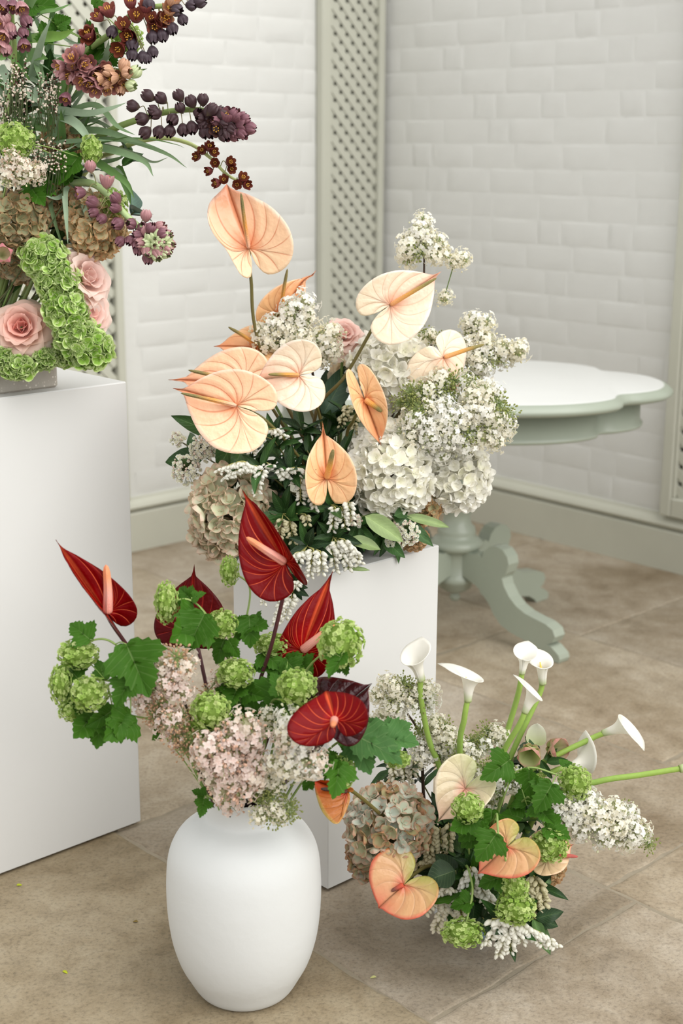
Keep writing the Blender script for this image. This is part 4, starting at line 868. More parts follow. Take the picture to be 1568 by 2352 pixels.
lilac('wispy green lilac buds behind the white hydrangea', [(1000, 775, 26, 20, 2.93), (965, 770, 26, 16, 2.94)], ['bud', 'white'], mf(.03, .04, .1), cr=.02)
hydrangea('white hydrangea head behind the drooping peach anthurium', [(898, 852, 90, 84, 2.90)], None, 'white', mf(.02, .03, .1), n=130, fs=1.35)
hydrangea('white hydrangea head lowest at the front beside the apricot anthurium', [(893, 1082, 96, 104, 2.80)], None, 'white', mf(.04, -.02, .08), n=150, fs=1.25)
hydrangea('white hydrangea head hanging over the plinth edge before the table pedestal', [(1048, 1094, 70, 74, 2.84)], None, 'white', mf(.05, .0, .08), n=140, fs=1.25)
hydrangea('cream and green dried hydrangea head behind the tallest red anthurium', [(530, 1165, 82, 92, 2.72), (500, 1220, 46, 50, 2.72), (590, 1190, 60, 60, 2.74)], None, 'cream', mf(-.05, -.02, .07), n=85, fs=1.6)
hydrangea('small tan dried hydrangea under the white hydrangea heads', [(975, 1160, 34, 40, 2.82)], None, 'tan', mf(.05, .0, .06), n=120, fs=.95)
hydrangea('tan dried hydrangea showing below the pale leaf on the short plinth', [(950, 1235, 24, 20, 2.80)], None, 'tan', mf(.06, -.02, .05), n=120, fs=.9)
rose('pale pink rose between the lilac and the pale peach anthurium', 792, 758, 46, 2.92, (.2, .5, .9), mf(.0, .05, .1), S(240, 206, 196), S(248, 224, 214))
rose('blush rose peeping below the peach anthurium in profile', 566, 822, 44, 2.93, (-.4, .2, 1), mf(-.03, .05, .1), S(230, 180, 170), S(246, 226, 218))
rose('cream rose deep between stems beside the white hydrangea', 795, 850, 40, 2.94, (.0, .3, 1), mf(.0, .05, .1), S(240, 226, 196), S(246, 236, 214))

GRP = 'pieris sprigs filling the peach arrangement'
sprig('pieris sprig with white bells under the biggest peach spathe', (628, 1010), mf(-.03, -.02), 2.74, nl=9, racemes=[(600, 1000, 578, 1035), (618, 985, 652, 1000)])
sprig('pieris sprig with bell chains beside the apricot anthurium', (668, 1082), mf(-.02, -.04), 2.70, nl=10, racemes=[(662, 1100, 612, 1062), (690, 1075, 652, 1085), (690, 1100, 690, 1150), (708, 1110, 722, 1165)])
sprig('pieris sprig of hooded cream bells above the dried cream hydrangea', (596, 1075), mf(-.04, -.03), 2.68, nl=6, racemes=[(590, 1070, 515, 1095), (580, 1072, 545, 1060), (600, 1080, 588, 1130), (560, 1062, 505, 1080)], bell=BELL_W)
sprig('pieris sprig of white bells under the apricot anthurium', (760, 1160), mf(.01, -.06), 2.68, nl=8, racemes=[(770, 1165, 762, 1215), (785, 1165, 792, 1210), (800, 1150, 806, 1196)])
sprig('pieris sprig hanging over the short plinth front edge with thick white chains', (765, 1235), mf(.0, -.08), 2.66, nl=7, racemes=[(770, 1240, 800, 1300), (790, 1238, 815, 1285), (760, 1250, 770, 1305), (800, 1250, 826, 1290)], bs=1.15)
sprig('pieris sprig of white bells close by the stem of the tallest red anthurium', (705, 1255), mf(-.03, -.08), 2.63, nl=9, racemes=[(700, 1262, 680, 1300), (720, 1262, 712, 1318), (735, 1265, 738, 1312), (690, 1268, 668, 1282)], bs=1.1)
sprig('trailing pieris sprig lowest over the plinth face beside the red anthurium stem', (665, 1340), mf(-.05, -.10, .02), 2.60, nl=10, racemes=[(655, 1370, 632, 1430), (670, 1370, 652, 1420), (640, 1330, 606, 1380), (690, 1330, 672, 1360)])
sprig('pieris sprig of tight green buds beside the dried cream hydrangea', (650, 1180), mf(-.03, -.05), 2.69, nl=9, racemes=[(648, 1190, 640, 1235), (665, 1195, 672, 1240), (700, 1180, 706, 1200)], bell=BELL_C)
sprig('pieris sprig of brown buds deep behind the long arching stem', (800, 955), mf(.01, .02), 2.86, nl=6, racemes=[(800, 930, 782, 975), (815, 950, 812, 990)], bell=BELL_C)
for x, y, Y, lab in [(690, 985, 2.82, 'under the glossy pale peach anthurium'), (745, 1000, 2.84, 'around the foot of the long arching stem'), (600, 1105, 2.78, 'over the dried cream hydrangea head'), (705, 1035, 2.80, 'beside the stem of the biggest peach spathe'), (780, 1045, 2.80, 'between the apricot and drooping anthuriums'), (640, 1125, 2.76, 'above the tip of the tallest red anthurium'),
        (720, 1215, 2.74, 'over the bell chains at the plinth edge'), (690, 1165, 2.76, 'beside the lower edge of the apricot anthurium'), (820, 1205, 2.74, 'beside the pale olive laurel leaf'), (760, 1265, 2.74, 'behind the thick white bell chains of the plinth edge'), (850, 1230, 2.80, 'behind the olive laurel leaf'), (650, 1255, 2.72, 'behind the tallest red anthurium spadix'),
        (590, 1230, 2.76, 'under the dried cream hydrangea'), (775, 960, 2.88, 'behind the base of the half folded anthurium'), (840, 1185, 2.78, 'under the lowest white hydrangea head'), (900, 1225, 2.78, 'behind the blush laurustinus cluster'), (665, 1215, 2.70, 'beside the rolled edge of the tallest red anthurium'), (735, 1180, 2.72, 'just under the apricot anthurium'),
        (560, 1255, 2.76, 'low at the plinth edge behind the tallest red spathe'), (560, 1050, 2.80, 'below the lower lobe of the biggest peach spathe'), (805, 1120, 2.78, 'between the apricot anthurium and the white hydrangea'), (520, 1070, 2.82, 'beside the laurustinus clusters'), (640, 1050, 2.80, 'among the hooded bell chains'), (730, 1065, 2.78, 'beside the face of the apricot anthurium')]:
    sprig('dark glossy pieris leaves ' + lab, (x, y), mf(random.uniform(-.03, .03), random.uniform(-.03, .03)), Y, nl=11, group=GRP, ls=1.05, spread=1.25)
umbel('white laurustinus clusters with dark leaves at the outer side of the peach arrangement', [(428, 1078, 36, 2.76), (466, 1030, 32, 2.77), (408, 1010, 18, 2.79)], mf(-.06, .0), [((470, 1050), (374, 1058), 2.80, (-.3, .3, 1), .5), ((480, 1080), (462, 1130), 2.78), ((520, 1060), (488, 995), 2.80), ((460, 1050), (425, 990), 2.80), ((510, 1000), (400, 958), 2.82, None, .3), ((530, 1100), (478, 1140), 2.76), ((545, 1000), (500, 1075), 2.76, (.2, .3, 1), .6), ((560, 1020), (538, 1075), 2.75)])
umbel('blush laurustinus cluster with dark leaves over the corner of the short plinth', [(935, 1222, 30, 2.72), (905, 1245, 22, 2.71), (815, 1195, 16, 2.72)], mf(.06, -.04), [((900, 1180), (1000, 1250), 2.74, (.2, .4, 1), .3), ((880, 1240), (925, 1275), 2.72, None, .4), ((905, 1185), (942, 1170), 2.72)])
for i, (b, tp_, Y, n, w, lab) in enumerate([((838, 1185), (928, 1240), 2.70, (.1, .35, 1), .44, 'pale olive laurel leaf under the lowest white hydrangea'), ((800, 1240), (876, 1256), 2.68, (.1, .6, .8), .46, 'olive laurel leaf lying on the short plinth edge'), ((930, 1185), (1035, 1206), 2.74, (.1, .4, 1), .22, 'narrow pale leaf reaching past the plinth to the table pedestal'), ((790, 1305), (850, 1306), 2.64, (0, .5, 1), .2, 'thin curved leaf drooping over the plinth front edge'), ((740, 955), (810, 830), 2.90, (.1, .1, 1), .42, 'dark laurel leaf behind the long arching stem'), ((770, 960), (745, 845), 2.92, (-.2, .1, 1), .5, 'blue green laurel leaf beside the pale glossy anthurium'), ((765, 1000), (790, 920), 2.90, (.2, .0, 1), .6, 'broad dark leaf under the long arching stem')]):
    s_ = thing('laurel_leaf', lab, 'leaf', mf(.0, .0)); o = px_leaf('blade', s_, b, tp_, Y, n, w, c=S(118, 136, 88) if i < 4 else S(56, 80, 62), p=.8, lite=1.3)
    g = Geo(); tube(g, smooth_path([P(*b, Y), (P(*b, Y) + mf()) / 2, mf()], 5), .0015, 5, S(96, 108, 62)); part(g, 'stem', M_STEM, s_)

# ------------------------------------------------------------------ vase: red anthuriums, guelder rose, pink lilac
anthurium('tallest glossy red anthurium with rolled edge above the vase', (655, 1292), (548, 1119), 2.28, (-.1, -.05, 1), 100, 62, RED, (565, 1234), [(655, 1342, 2.285), (625, 1475, 2.29), (585, 1612, 2.30)] + vn(.0, .0), lob=.85, al=.05, ar=.75, kl=.35, kr=.7, ky=.3, tail=.10, seed=21, lift=.15, spr=.05)
anthurium('upright red anthurium partly hidden behind the large green pompom', (694, 1494), (761, 1302), 2.33, (-.15, -.1, 1), 62, 74, RED, (768, 1434), [(680, 1530, 2.34), (650, 1600, 2.33)] + vn(.015, .01), al=.25, ar=.15, kl=.5, kr=.4, ky=.5, tail=.18, lob=.7, seed=22, lift=.2, spr=.05)
anthurium('dark maroon anthurium turned to the room behind the pale pompoms', (437, 1440), (445, 1294), 2.38, (.0, -.1, 1), 84, 88, DARK, None, [(452, 1480, 2.37), (466, 1540, 2.35), (500, 1700, 2.32)] + vn(-.02, .01), al=.0, ar=.0, kl=-.3, kr=-.3, ky=-.2, tail=.15, lob=.85, seed=23)
anthurium('narrow folded crimson anthurium leaning out in front of the tall plinth', (246, 1408), (123, 1244), 2.24, (.45, .1, .9), 50, 66, RED, (243, 1297), [(262, 1440, 2.25), (290, 1480, 2.26), (400, 1640, 2.29)] + vn(-.03, .0), al=.7, ar=.55, kl=.6, kr=.5, ky=-.1, tail=.06, lob=.6, seed=24, lift=.05, spr=.055, wave=.03)
anthurium('glossy oxblood anthurium seen from behind beside the white lilac', (768, 1640), (855, 1568), 2.15, (.0, .25, 1), 112, 84, BLACKR, None, [(745, 1700, 2.16), (700, 1750, 2.2), (650, 1800, 2.25)] + vn(.03, .0), al=-.1, ar=-.1, kl=-.3, kr=-.3, ky=.1, tail=.08, lob=.8, seed=25, wave=.04)
anthurium('open red anthurium with blunt coral spadix at the front of the vase bouquet', (768, 1652), (745, 1572), 2.07, (.0, .1, 1), 118, 84, RED, (764, 1668), [(748, 1690, 2.09), (700, 1740, 2.15), (650, 1798, 2.22)] + vn(.02, -.01), al=.2, ar=.25, kl=.3, kr=.4, ky=.9, tail=.0, lob=1.35, seed=26, lift=2.6, spr=.11)

lilac('pink lilac spray on the outer side of the vase bouquet', [(402, 1552, 56, 66, 2.20), (335, 1600, 34, 40, 2.22), (345, 1505, 20, 22, 2.24)], ['pink', 'blush', 'pink', 'tanbud'], vf(-.02, -.01), cr=.027, dens=1.2)
lilac('budded pink lilac spray under the outer green pompom', [(405, 1665, 44, 56, 2.19), (362, 1640, 34, 44, 2.21), (420, 1710, 36, 36, 2.19)], ['tanbud', 'pink', 'tanbud'], vf(-.02, -.02), cr=.024, dens=1.1)
lilac('large pink lilac truss hanging over the vase rim', [(495, 1730, 62, 62, 2.16), (525, 1788, 68, 52, 2.17), (560, 1690, 56, 56, 2.17), (588, 1755, 44, 50, 2.16), (534, 1842, 38, 22, 2.22)], ['pink', 'blush', 'pink', 'pink'], vf(-.01, -.03), cr=.029, dens=1.25)
lilac('pale pink lilac buds behind the lime pompom of the vase', [(505, 1560, 24, 22, 2.27), (470, 1590, 22, 24, 2.26), (585, 1670, 26, 30, 2.24, ['tanbud', 'pink'])], ['pink', 'tanbud'], vf(.0, .02), cr=.02)
lilac('white lilac between the pink lilac and the open red anthurium', [(665, 1690, 44, 60, 2.15), (640, 1750, 36, 34, 2.15), (700, 1760, 46, 30, 2.13), (725, 1745, 24, 34, 2.12)], ['white', 'snow', 'blush'], vf(.02, -.02), cr=.026, dens=1.3)
lilac('green budded lilac spilling over the vase rim', [(610, 1812, 46, 40, 2.18), (640, 1866, 40, 30, 2.17), (596, 1880, 26, 28, 2.17), (660, 1860, 24, 30, 2.17), (630, 1650, 34, 22, 2.24)], ['bud', 'bud', 'white'], vf(.02, -.03), cr=.021, dens=1.7)

N = None
guelder('pair of lime guelder pompoms on an arching stem over the maroon anthurium', [(382, 1383, 27, 47, 2.26)], [((470, 1410), (425, 1498), 2.24, (-.2, .2, 1)), ((440, 1375), (470, 1358), 2.26), ((440, 1378), (405, 1345), 2.27), ((455, 1425), (398, 1470), 2.27)], vf(-.02, .0), [(440, 1380, 2.26), (490, 1440, 2.27), (530, 1560, 2.29)])
guelder('pale guelder pompom beside the maroon anthurium', [(510, 1433, 35, 33, 2.27)], [((515, 1468), (488, 1530), 2.27), ((525, 1470), (548, 1512), 2.26), ((512, 1470), (505, 1520), 2.28)], vf(-.01, .0), [(518, 1490, 2.28), (545, 1600, 2.29)])
guelder('small lime guelder pompom against the short plinth beside the tallest red spathe', [(527, 1311, 22, 34, 2.32)], [((570, 1430), (610, 1440), 2.30), ((572, 1415), (578, 1490), 2.29, (.2, .1, 1)), ((560, 1420), (545, 1475), 2.31)], vf(.0, .01), [(572, 1345, 2.32), (565, 1420, 2.31), (540, 1480, 2.31), (555, 1640, 2.30)])
guelder('lime guelder pompom half behind the stem of the tallest red anthurium', [(624, 1482, 40, 28, 2.33)], [((640, 1520), (575, 1535), 2.31), ((655, 1510), (700, 1560), 2.30), ((690, 1520), (715, 1555), 2.31), ((600, 1500), (650, 1530), 2.32)], vf(.01, .01), [(640, 1530, 2.32), (620, 1640, 2.31)])
guelder('largest pale guelder pompom in front of the upright red anthurium', [(783, 1478, 51, 56, 2.20)], [((790, 1500), (752, 1555), 2.17), ((800, 1520), (760, 1540), 2.2)], vf(.02, .0), [(730, 1510, 2.22), (690, 1560, 2.25), (640, 1660, 2.28)])
guelder('lime guelder pompom with pink specks at the middle of the vase bouquet', [(541, 1546, 42, 34, 2.24)], [((555, 1590), (492, 1582), 2.25, (0, .3, 1)), ((560, 1590), (606, 1600), 2.26), ((545, 1580), (525, 1625), 2.25)], vf(.0, .0))
guelder('lime guelder pompom tight beside the open red anthurium', [(682, 1578, 46, 42, 2.17)], [((650, 1600), (625, 1540), 2.24), ((640, 1620), (655, 1500), 2.27, (-.3, .1, 1)), ((700, 1620), (640, 1655), 2.22), ((660, 1520), (700, 1560), 2.28)], vf(.02, .0), [(650, 1605, 2.22), (615, 1640, 2.26)])
guelder('pair of yellow green guelder pompoms amid the pink lilac', [(484, 1632, 46, 42, 2.17), (458, 1682, 34, 30, 2.19)], [((470, 1660), (500, 1690), 2.17), ((440, 1700), (450, 1720), 2.2)], vf(-.01, -.01))
guelder('drooping guelder pompoms hanging outermost in front of the tall plinth', [(178, 1502, 46, 34, 2.22)], [((208, 1470), (155, 1425), 2.21, (-.2, .3, 1)), ((290, 1480), (345, 1600), 2.17, (.1, .2, 1)), ((240, 1560), (225, 1510), 2.22)], vf(-.03, .0), [(215, 1470, 2.22), (265, 1480, 2.22), (330, 1560, 2.23), (430, 1680, 2.27)])
guelder('large lime guelder pompom lowest in front of the tall plinth', [(205, 1592, 42, 40, 2.16)], [((300, 1560), (262, 1625), 2.15, (-.3, .2, 1)), ((330, 1550), (300, 1500), 2.19), ((270, 1640), (285, 1705), 2.16), ((300, 1640), (245, 1700), 2.17), ((260, 1630), (205, 1672), 2.19)], vf(-.03, -.01), [(245, 1575, 2.17), (300, 1555, 2.19), (390, 1640, 2.24)])
guelder('shaded guelder pompoms behind the lowest one by the tall plinth', [(140, 1572, 26, 46, 2.20), (165, 1632, 30, 26, 2.19)], [((180, 1560), (140, 1515), 2.21), ((190, 1620), (135, 1590), 2.20), ((215, 1640), (175, 1690), 2.2), ((230, 1650), (225, 1720), 2.19)], vf(-.03, .0), [(200, 1560, 2.22), (300, 1580, 2.23), (400, 1680, 2.26)])
guelder('dim green guelder pompom under the oxblood anthurium', [(783, 1772, 34, 38, 2.18)], [((775, 1740), (740, 1790), 2.15), ((780, 1750), (768, 1835), 2.14), ((790, 1725), (800, 1690), 2.2), ((720, 1790), (690, 1815), 2.16), ((770, 1770), (755, 1720), 2.2)], vf(.04, .0), [(740, 1745, 2.2), (680, 1790, 2.24)])
guelder('guelder pompom with broad silvery leaves reaching past the oxblood anthurium', [(912, 1744, 30, 20, 2.24)], [((815, 1690), (930, 1735), 2.2, (.1, .7, .7)), ((880, 1695), (965, 1705), 2.22, (.1, .6, .8)), ((815, 1700), (850, 1775), 2.2, (-.1, .3, 1)), ((890, 1690), (945, 1660), 2.23), ((845, 1660), (862, 1650), 2.24)], vf(.04, .0), [(870, 1700, 2.22), (800, 1692, 2.21), (720, 1760, 2.23)], lc=S(72, 112, 58))
guelder('guelder leaves hanging low beside the vase neck', [], [((470, 1830), (440, 1815), 2.2), ((468, 1835), (462, 1875), 2.19), ((370, 1680), (350, 1700), 2.2)], vf(-.03, .0), [(475, 1825, 2.22), (500, 1850, 2.25)])
guelder('dark guelder leaves deep in the middle of the vase bouquet', [], [((610, 1650), (560, 1610), 2.26), ((600, 1640), (655, 1625), 2.25), ((640, 1680), (600, 1620), 2.27), ((560, 1650), (520, 1600), 2.27), ((660, 1650), (720, 1610), 2.27), ((540, 1640), (575, 1580), 2.28), ((700, 1690), (640, 1600), 2.29)], vf(.0, .0), [(600, 1640, 2.28), (590, 1760, 2.3)])

# ------------------------------------------------------------------ floor arrangement: callas, green anthuriums
calla('white calla rising in front of the short plinth edge', (968, 1564), (944, 1480), 2.44, (.45, .2, -.8), [(966, 1600, 2.445), (985, 1700, 2.46), (1020, 1800, 2.47)], ff(-.01, .01), rx=1.5, open_=.75, curl=.15, side=.2, spad=False)
calla('white calla with its limb curling over on the straight green stem', (1074, 1612), (1074, 1512), 2.42, (-.9, .1, -.1), [(1066, 1650, 2.42), (1056, 1750, 2.44)], ff(.0, .0), rx=1.2, open_=1.05, curl=.8, side=.12)
calla('tallest white calla standing before the table foot', (1198, 1548), (1208, 1478), 2.52, (.2, .2, -.9), [(1188, 1600, 2.52), (1150, 1730, 2.51), (1120, 1850, 2.5)], ff(.02, .02), rx=1.4, open_=.75, curl=.3, side=.2, spad=False)
calla('white calla curving over behind the tallest calla', (1246, 1572), (1238, 1482), 2.55, (-.5, .2, -.8), [(1236, 1600, 2.55), (1180, 1720, 2.53), (1130, 1850, 2.5)], ff(.03, .02), rx=1.3, open_=.7, curl=.9, side=.2)
calla('white calla nodding with a flared limb below the tallest pair', (1204, 1638), (1232, 1560), 2.46, (-.8, .2, -.1), [(1192, 1665, 2.46), (1150, 1740, 2.47), (1118, 1850, 2.48)], ff(.03, .0), rx=1.3, open_=.9, curl=.7, side=.12)
calla('white calla on the long slanting stem over bare stone', (1384, 1684), (1470, 1652), 2.52, (.5, -.5, .5), [(1350, 1700, 2.52), (1225, 1765, 2.51), (1140, 1850, 2.5)], ff(.03, .01), rx=1.2, open_=1.0, curl=.3, side=.55)
calla('short white calla above the round green pompom', (1298, 1768), (1372, 1736), 2.50, (-.1, 1, .1), [(1270, 1772, 2.50), (1180, 1830, 2.5)], ff(.03, .0), rx=1.45, open_=1.0, curl=.15, side=-.3)
calla('white calla whose stem runs out of the arrangement across the floor', (1560, 1766), (1668, 1745), 2.40, (.2, .8, .5), [(1470, 1780, 2.41), (1370, 1796, 2.42), (1250, 1840, 2.44)], ff(.04, -.01), rx=1.2)

lilac('cream lilac truss in front of the short plinth by the oxblood anthurium', [(905, 1595, 62, 48, 2.48), (955, 1590, 48, 44, 2.48), (895, 1650, 50, 30, 2.49), (985, 1600, 22, 36, 2.49)], ['white', 'white', 'snow', 'bud'], ff(-.03, .02), cr=.022, dens=1.15, stem_to=[(930, 1630, 2.5), (965, 1700, 2.51), (980, 1880, 2.51)])
lilac('white lilac with green buds below the curling calla', [(1000, 1680, 50, 40, 2.50, ['white', 'bud']), (975, 1730, 40, 36, 2.50), (1040, 1730, 50, 44, 2.49), (1090, 1710, 40, 40, 2.50), (1130, 1690, 34, 34, 2.52, ['white', 'bud'])], ['white', 'snow', 'bud'], ff(-.01, .02), cr=.021, dens=1.1)
lilac('white lilac cluster in the heart of the floor arrangement', [(1160, 1790, 60, 34, 2.44), (1110, 1840, 40, 34, 2.45), (1215, 1800, 50, 30, 2.45), (1120, 1775, 36, 28, 2.46, ['bud', 'white'])], ['white', 'snow', 'bud'], ff(.0, .0), cr=.021, dens=1.1)
lilac('long white lilac panicle reaching out low over the stone floor', [(1290, 1855, 48, 52, 2.40), (1345, 1870, 56, 62, 2.40), (1400, 1890, 50, 58, 2.41), (1448, 1915, 44, 42, 2.42), (1490, 1935, 28, 22, 2.43, ['bud', 'snow']), (1440, 1862, 40, 26, 2.43, ['bud', 'snow'])], ['snow', 'snow', 'white'], ff(.04, -.02), cr=.024, dens=1.3)
hydrangea('antique hydrangea with pink edged sage petals beside the short plinth', [(892, 1895, 88, 84, 2.40), (850, 1960, 40, 56, 2.44)], None, 'antique', ff(-.06, -.01, .06), n=105, fs=1.3)
hydrangea('faded tan hydrangea low behind the sand anthurium', [(1258, 1992, 28, 30, 2.44)], None, 'tan', ff(.05, .0, .05), n=110)

anthurium('pale green anthurium with blush veins above the small pompom', (1068, 1812), (1004, 1884), 2.36, (.1, .25, 1), 66, 80, BLUSH, None, [(1085, 1840, 2.40), tuple(ff(-.01, -.02, .1)), tuple(ff(.0, -.01))], lob=1.5, al=.2, ar=.15, kl=.4, kr=.5, wave=.04, tail=.05, seed=31)
anthurium('coral rimmed green anthurium with crossing leaf at the middle of the floor arrangement', (1163, 1945), (1094, 2004), 2.255, (.0, .2, 1), 92, 62, CORAL, None, [(1175, 1935, 2.30), tuple(ff(.0, -.02, .1)), tuple(ff(.01, -.01))], lob=1.35, al=.25, ar=.35, kl=.4, kr=.5, wave=.03, tail=.03, seed=32)
anthurium('sand coloured anthurium with thin red spadix facing the open floor', (1262, 1962), (1322, 1938), 2.34, (.25, .1, 1), 60, 48, SAND, (1327, 1968), [(1240, 1950, 2.43), tuple(ff(.03, .0, .08)), tuple(ff(.02, .0))], lob=1.9, al=.1, ar=.2, wave=.04, lift=.1, spr=.06, seed=33)
anthurium('round coral and green anthurium lowest at the front by the vase', (926, 2033), (866, 2082), 2.30, (-.1, .25, 1), 88, 90, CORAL, (898, 2047), [(945, 2012, 2.33), (1000, 1990, 2.40), tuple(ff(-.03, -.03, .08)), tuple(ff(-.02, -.02))], lob=1.3, hl=_ROUND, hr=_ROUND, al=.08, ar=.12, kl=.3, kr=.3, wave=.02, tail=.02, lift=.3, spr=.07, seed=34)
anthurium('small red and orange anthurium hanging folded above the dried hydrangea', (797, 1818), (716, 1788), 2.30, (.1, .3, 1), 90, 22, FLAME, (736, 1812), [(810, 1818, 2.31), (880, 1878, 2.36), (940, 1960, 2.42), tuple(ff(-.04, -.01))], al=.15, ar=.9, kl=.2, kr=.8, lob=.35, tail=.0, lift=.1, spr=.07, seed=35)

guelder('lime guelder pompom over the pale green anthurium', [(1073, 1856, 37, 34, 2.29)], [((1090, 1880), (1035, 1905), 2.30), ((1110, 1880), (1050, 1930), 2.31, (-.1, .3, 1)), ((1060, 1840), (1045, 1855), 2.31)], ff(.0, -.02))
guelder('round lime guelder pompom by the short calla', [(1320, 1798, 38, 40, 2.38)], [((1215, 1768), (1210, 1838), 2.37), ((1268, 1800), (1228, 1866), 2.35, (.2, .2, 1)), ((1290, 1760), (1315, 1745), 2.40)], ff(.01, -.02), [(1280, 1780, 2.39), (1205, 1765, 2.40), (1150, 1830, 2.41)])
guelder('deep green guelder pompom over the sand anthurium', [(1262, 1942, 42, 38, 2.32)], [((1250, 1900), (1310, 1920), 2.33, (0, .6, .8)), ((1230, 1850), (1270, 1890), 2.36)], ff(.01, -.02), [(1250, 1895, 2.34), (1200, 1840, 2.38)])
guelder('hanging pair of pale guelder pompoms low in front of the floor bowl', [(1180, 2040, 34, 32, 2.26), (1183, 2088, 46, 36, 2.25)], [((1160, 2010), (1095, 2032), 2.27, (-.1, .4, 1)), ((1165, 1990), (1110, 1960), 2.28), ((1140, 1915), (1092, 1978), 2.235, (.1, .1, 1))], ff(.0, -.03), [(1168, 2000, 2.24), (1145, 1920, 2.24), (1135, 1880, 2.30)])
guelder('lowest lime guelder pompom resting just above the stone floor', [(1063, 2142, 47, 33, 2.25)], [((1085, 2070), (1030, 2080), 2.27, (-.1, .4, 1)), ((1080, 2050), (1010, 2020), 2.29)], ff(-.01, -.03), [(1075, 2100, 2.26), (1085, 2040, 2.28), (1070, 1990, 2.33)])
guelder('loose guelder leaves across the heart of the floor arrangement', [], [((1170, 1745), (1112, 1790), 2.36), ((1110, 1900), (1055, 1945), 2.31, (-.1, .2, 1)), ((1200, 1880), (1150, 1860), 2.36), ((1130, 1860), (1120, 1930), 2.33), ((1210, 1850), (1190, 1800), 2.37), ((1110, 1900), (1070, 1890), 2.34)], ff(.0, .0), [(1180, 1770, 2.40), (1140, 1880, 2.40)])
hel = thing('hellebore', 'green and blush hellebore behind the slanting calla stem', 'flower', ff(.03, .02))
for k, (px, py, Y, nn, c) in enumerate([(1218, 1722, 2.50, (-.2, -.35, .9), S(214, 220, 170)), (1262, 1720, 2.53, (.5, .1, .7), S(218, 196, 176))]):
    Cn = P(px, py, Y); M = frame_z(cv(*nn), .4); g = Geo()
    for j in range(5):
        v, f, uv = petal_grid(7, 8, .021, .038, .35, .15, .25, .7); g.add(v @ rotx(.75).T @ rotz(j * 1.2566).T @ M.T + Cn, f, gcol(uv, S(170, 190, 110), c, S(210, 150, 140)), uv)
    part(g, 'sepals', M_PETAL, hel); g = Geo(); tube(g, smooth_path([Cn, (Cn + ff(.03, .02)) / 2 + np.array([0, 0, .02]), ff(.03, .02)], 6), .0028, 7, S(128, 150, 84)); part(g, 'stem', M_STEM, hel)
v, f, uv = petal_grid(7, 8, .018, .042, .6, .2, .3, .7); g = Geo(); g.add(v @ basis(cv(.1, 1, 0), cv(-.2, 0, 1)).T + P(1230, 1710, 2.52), f, gcol(uv, S(206, 214, 160), WH_), uv); part(g, 'bract', M_PETAL, hel)
for b, tp_ in (((1240, 1735), (1180, 1700)), ((1250, 1745), (1290, 1720)), ((1230, 1740), (1210, 1690)), ((1255, 1750), (1300, 1745)), ((1240, 1745), (1265, 1790)), ((1200, 1760), (1150, 1800))): px_leaf('blade', hel, b, tp_, 2.50, None, .36)
s_ = thing('hydrangea_leaf', 'large brown dried leaf standing against the short plinth', 'leaf', ff(-.04, .02)); px_leaf('blade', s_, (945, 1900), (868, 1792), 2.47, (.35, .3, 1), .75, mat=M_LEAF, c=S(116, 104, 74), fold=.15, lite=1.15, droop=.1); g = Geo(); tube(g, [P(945, 1900, 2.47), ff(-.04, .02)], .002, 5, S(110, 96, 64)); part(g, 'stem', M_STEM, s_)
s_ = thing('magnolia_leaf', 'dark broad leaf beside the lowest coral anthurium', 'leaf', ff(-.02, -.02)); px_leaf('blade', s_, (1045, 2000), (980, 2020), 2.32, (.2, .3, 1), .95, c=S(42, 62, 36)); px_leaf('blade', s_, (1050, 2010), (1000, 1960), 2.33, (.0, .3, 1), .6, c=S(36, 54, 32)); g = Geo(); tube(g, [P(1045, 2000, 2.32), ff(-.02, -.02)], .002, 5, S(80, 90, 50)); part(g, 'stem', M_STEM, s_)
for lab, tip, Y, rs, bl in (('pieris of tight white bells beside the dried hydrangea', (1005, 1930), 2.42, [(990, 1890, 985, 1960), (1010, 1900, 1015, 1970), (1030, 1890, 1028, 1945), (1000, 1960, 960, 1985)], BELL_C),
                        ('pieris of tight white bells over the blue bowl rim', (1030, 2045), 2.34, [(1020, 2040, 975, 2090), (1030, 2050, 1000, 2130), (1015, 2070, 1040, 2110), (1050, 2060, 1062, 2110), (1000, 2040, 1040, 2040)], BELL_K),
                        ('pieris of white bells under the coral rimmed anthurium', (1085, 2000), 2.34, [(1080, 1990, 1085, 2050), (1095, 2000, 1112, 2060), (1070, 2010, 1060, 2070), (1110, 2040, 1130, 2080)], BELL_W),
                        ('pieris chains trailing on the stone floor at the front', (1165, 2125), 2.27, [(1150, 2120, 1110, 2165), (1165, 2125, 1145, 2185), (1180, 2125, 1200, 2160), (1200, 2120, 1245, 2165), (1170, 2130, 1172, 2180), (1215, 2130, 1275, 2168), (1130, 2110, 1180, 2120)], BELL_W),
                        ('pieris of white bells at the open side of the floor bowl', (1230, 2030), 2.36, [(1225, 2010, 1245, 2045), (1235, 2030, 1250, 2085), (1220, 2040, 1235, 2090), (1210, 2020, 1215, 2070)], BELL_C)):
    sprig(lab, tip, ff(random.uniform(-.03, .03), -.02), Y, nl=8, racemes=[(*r, Y - .02) for r in rs], bell=bl, bs=1.15)
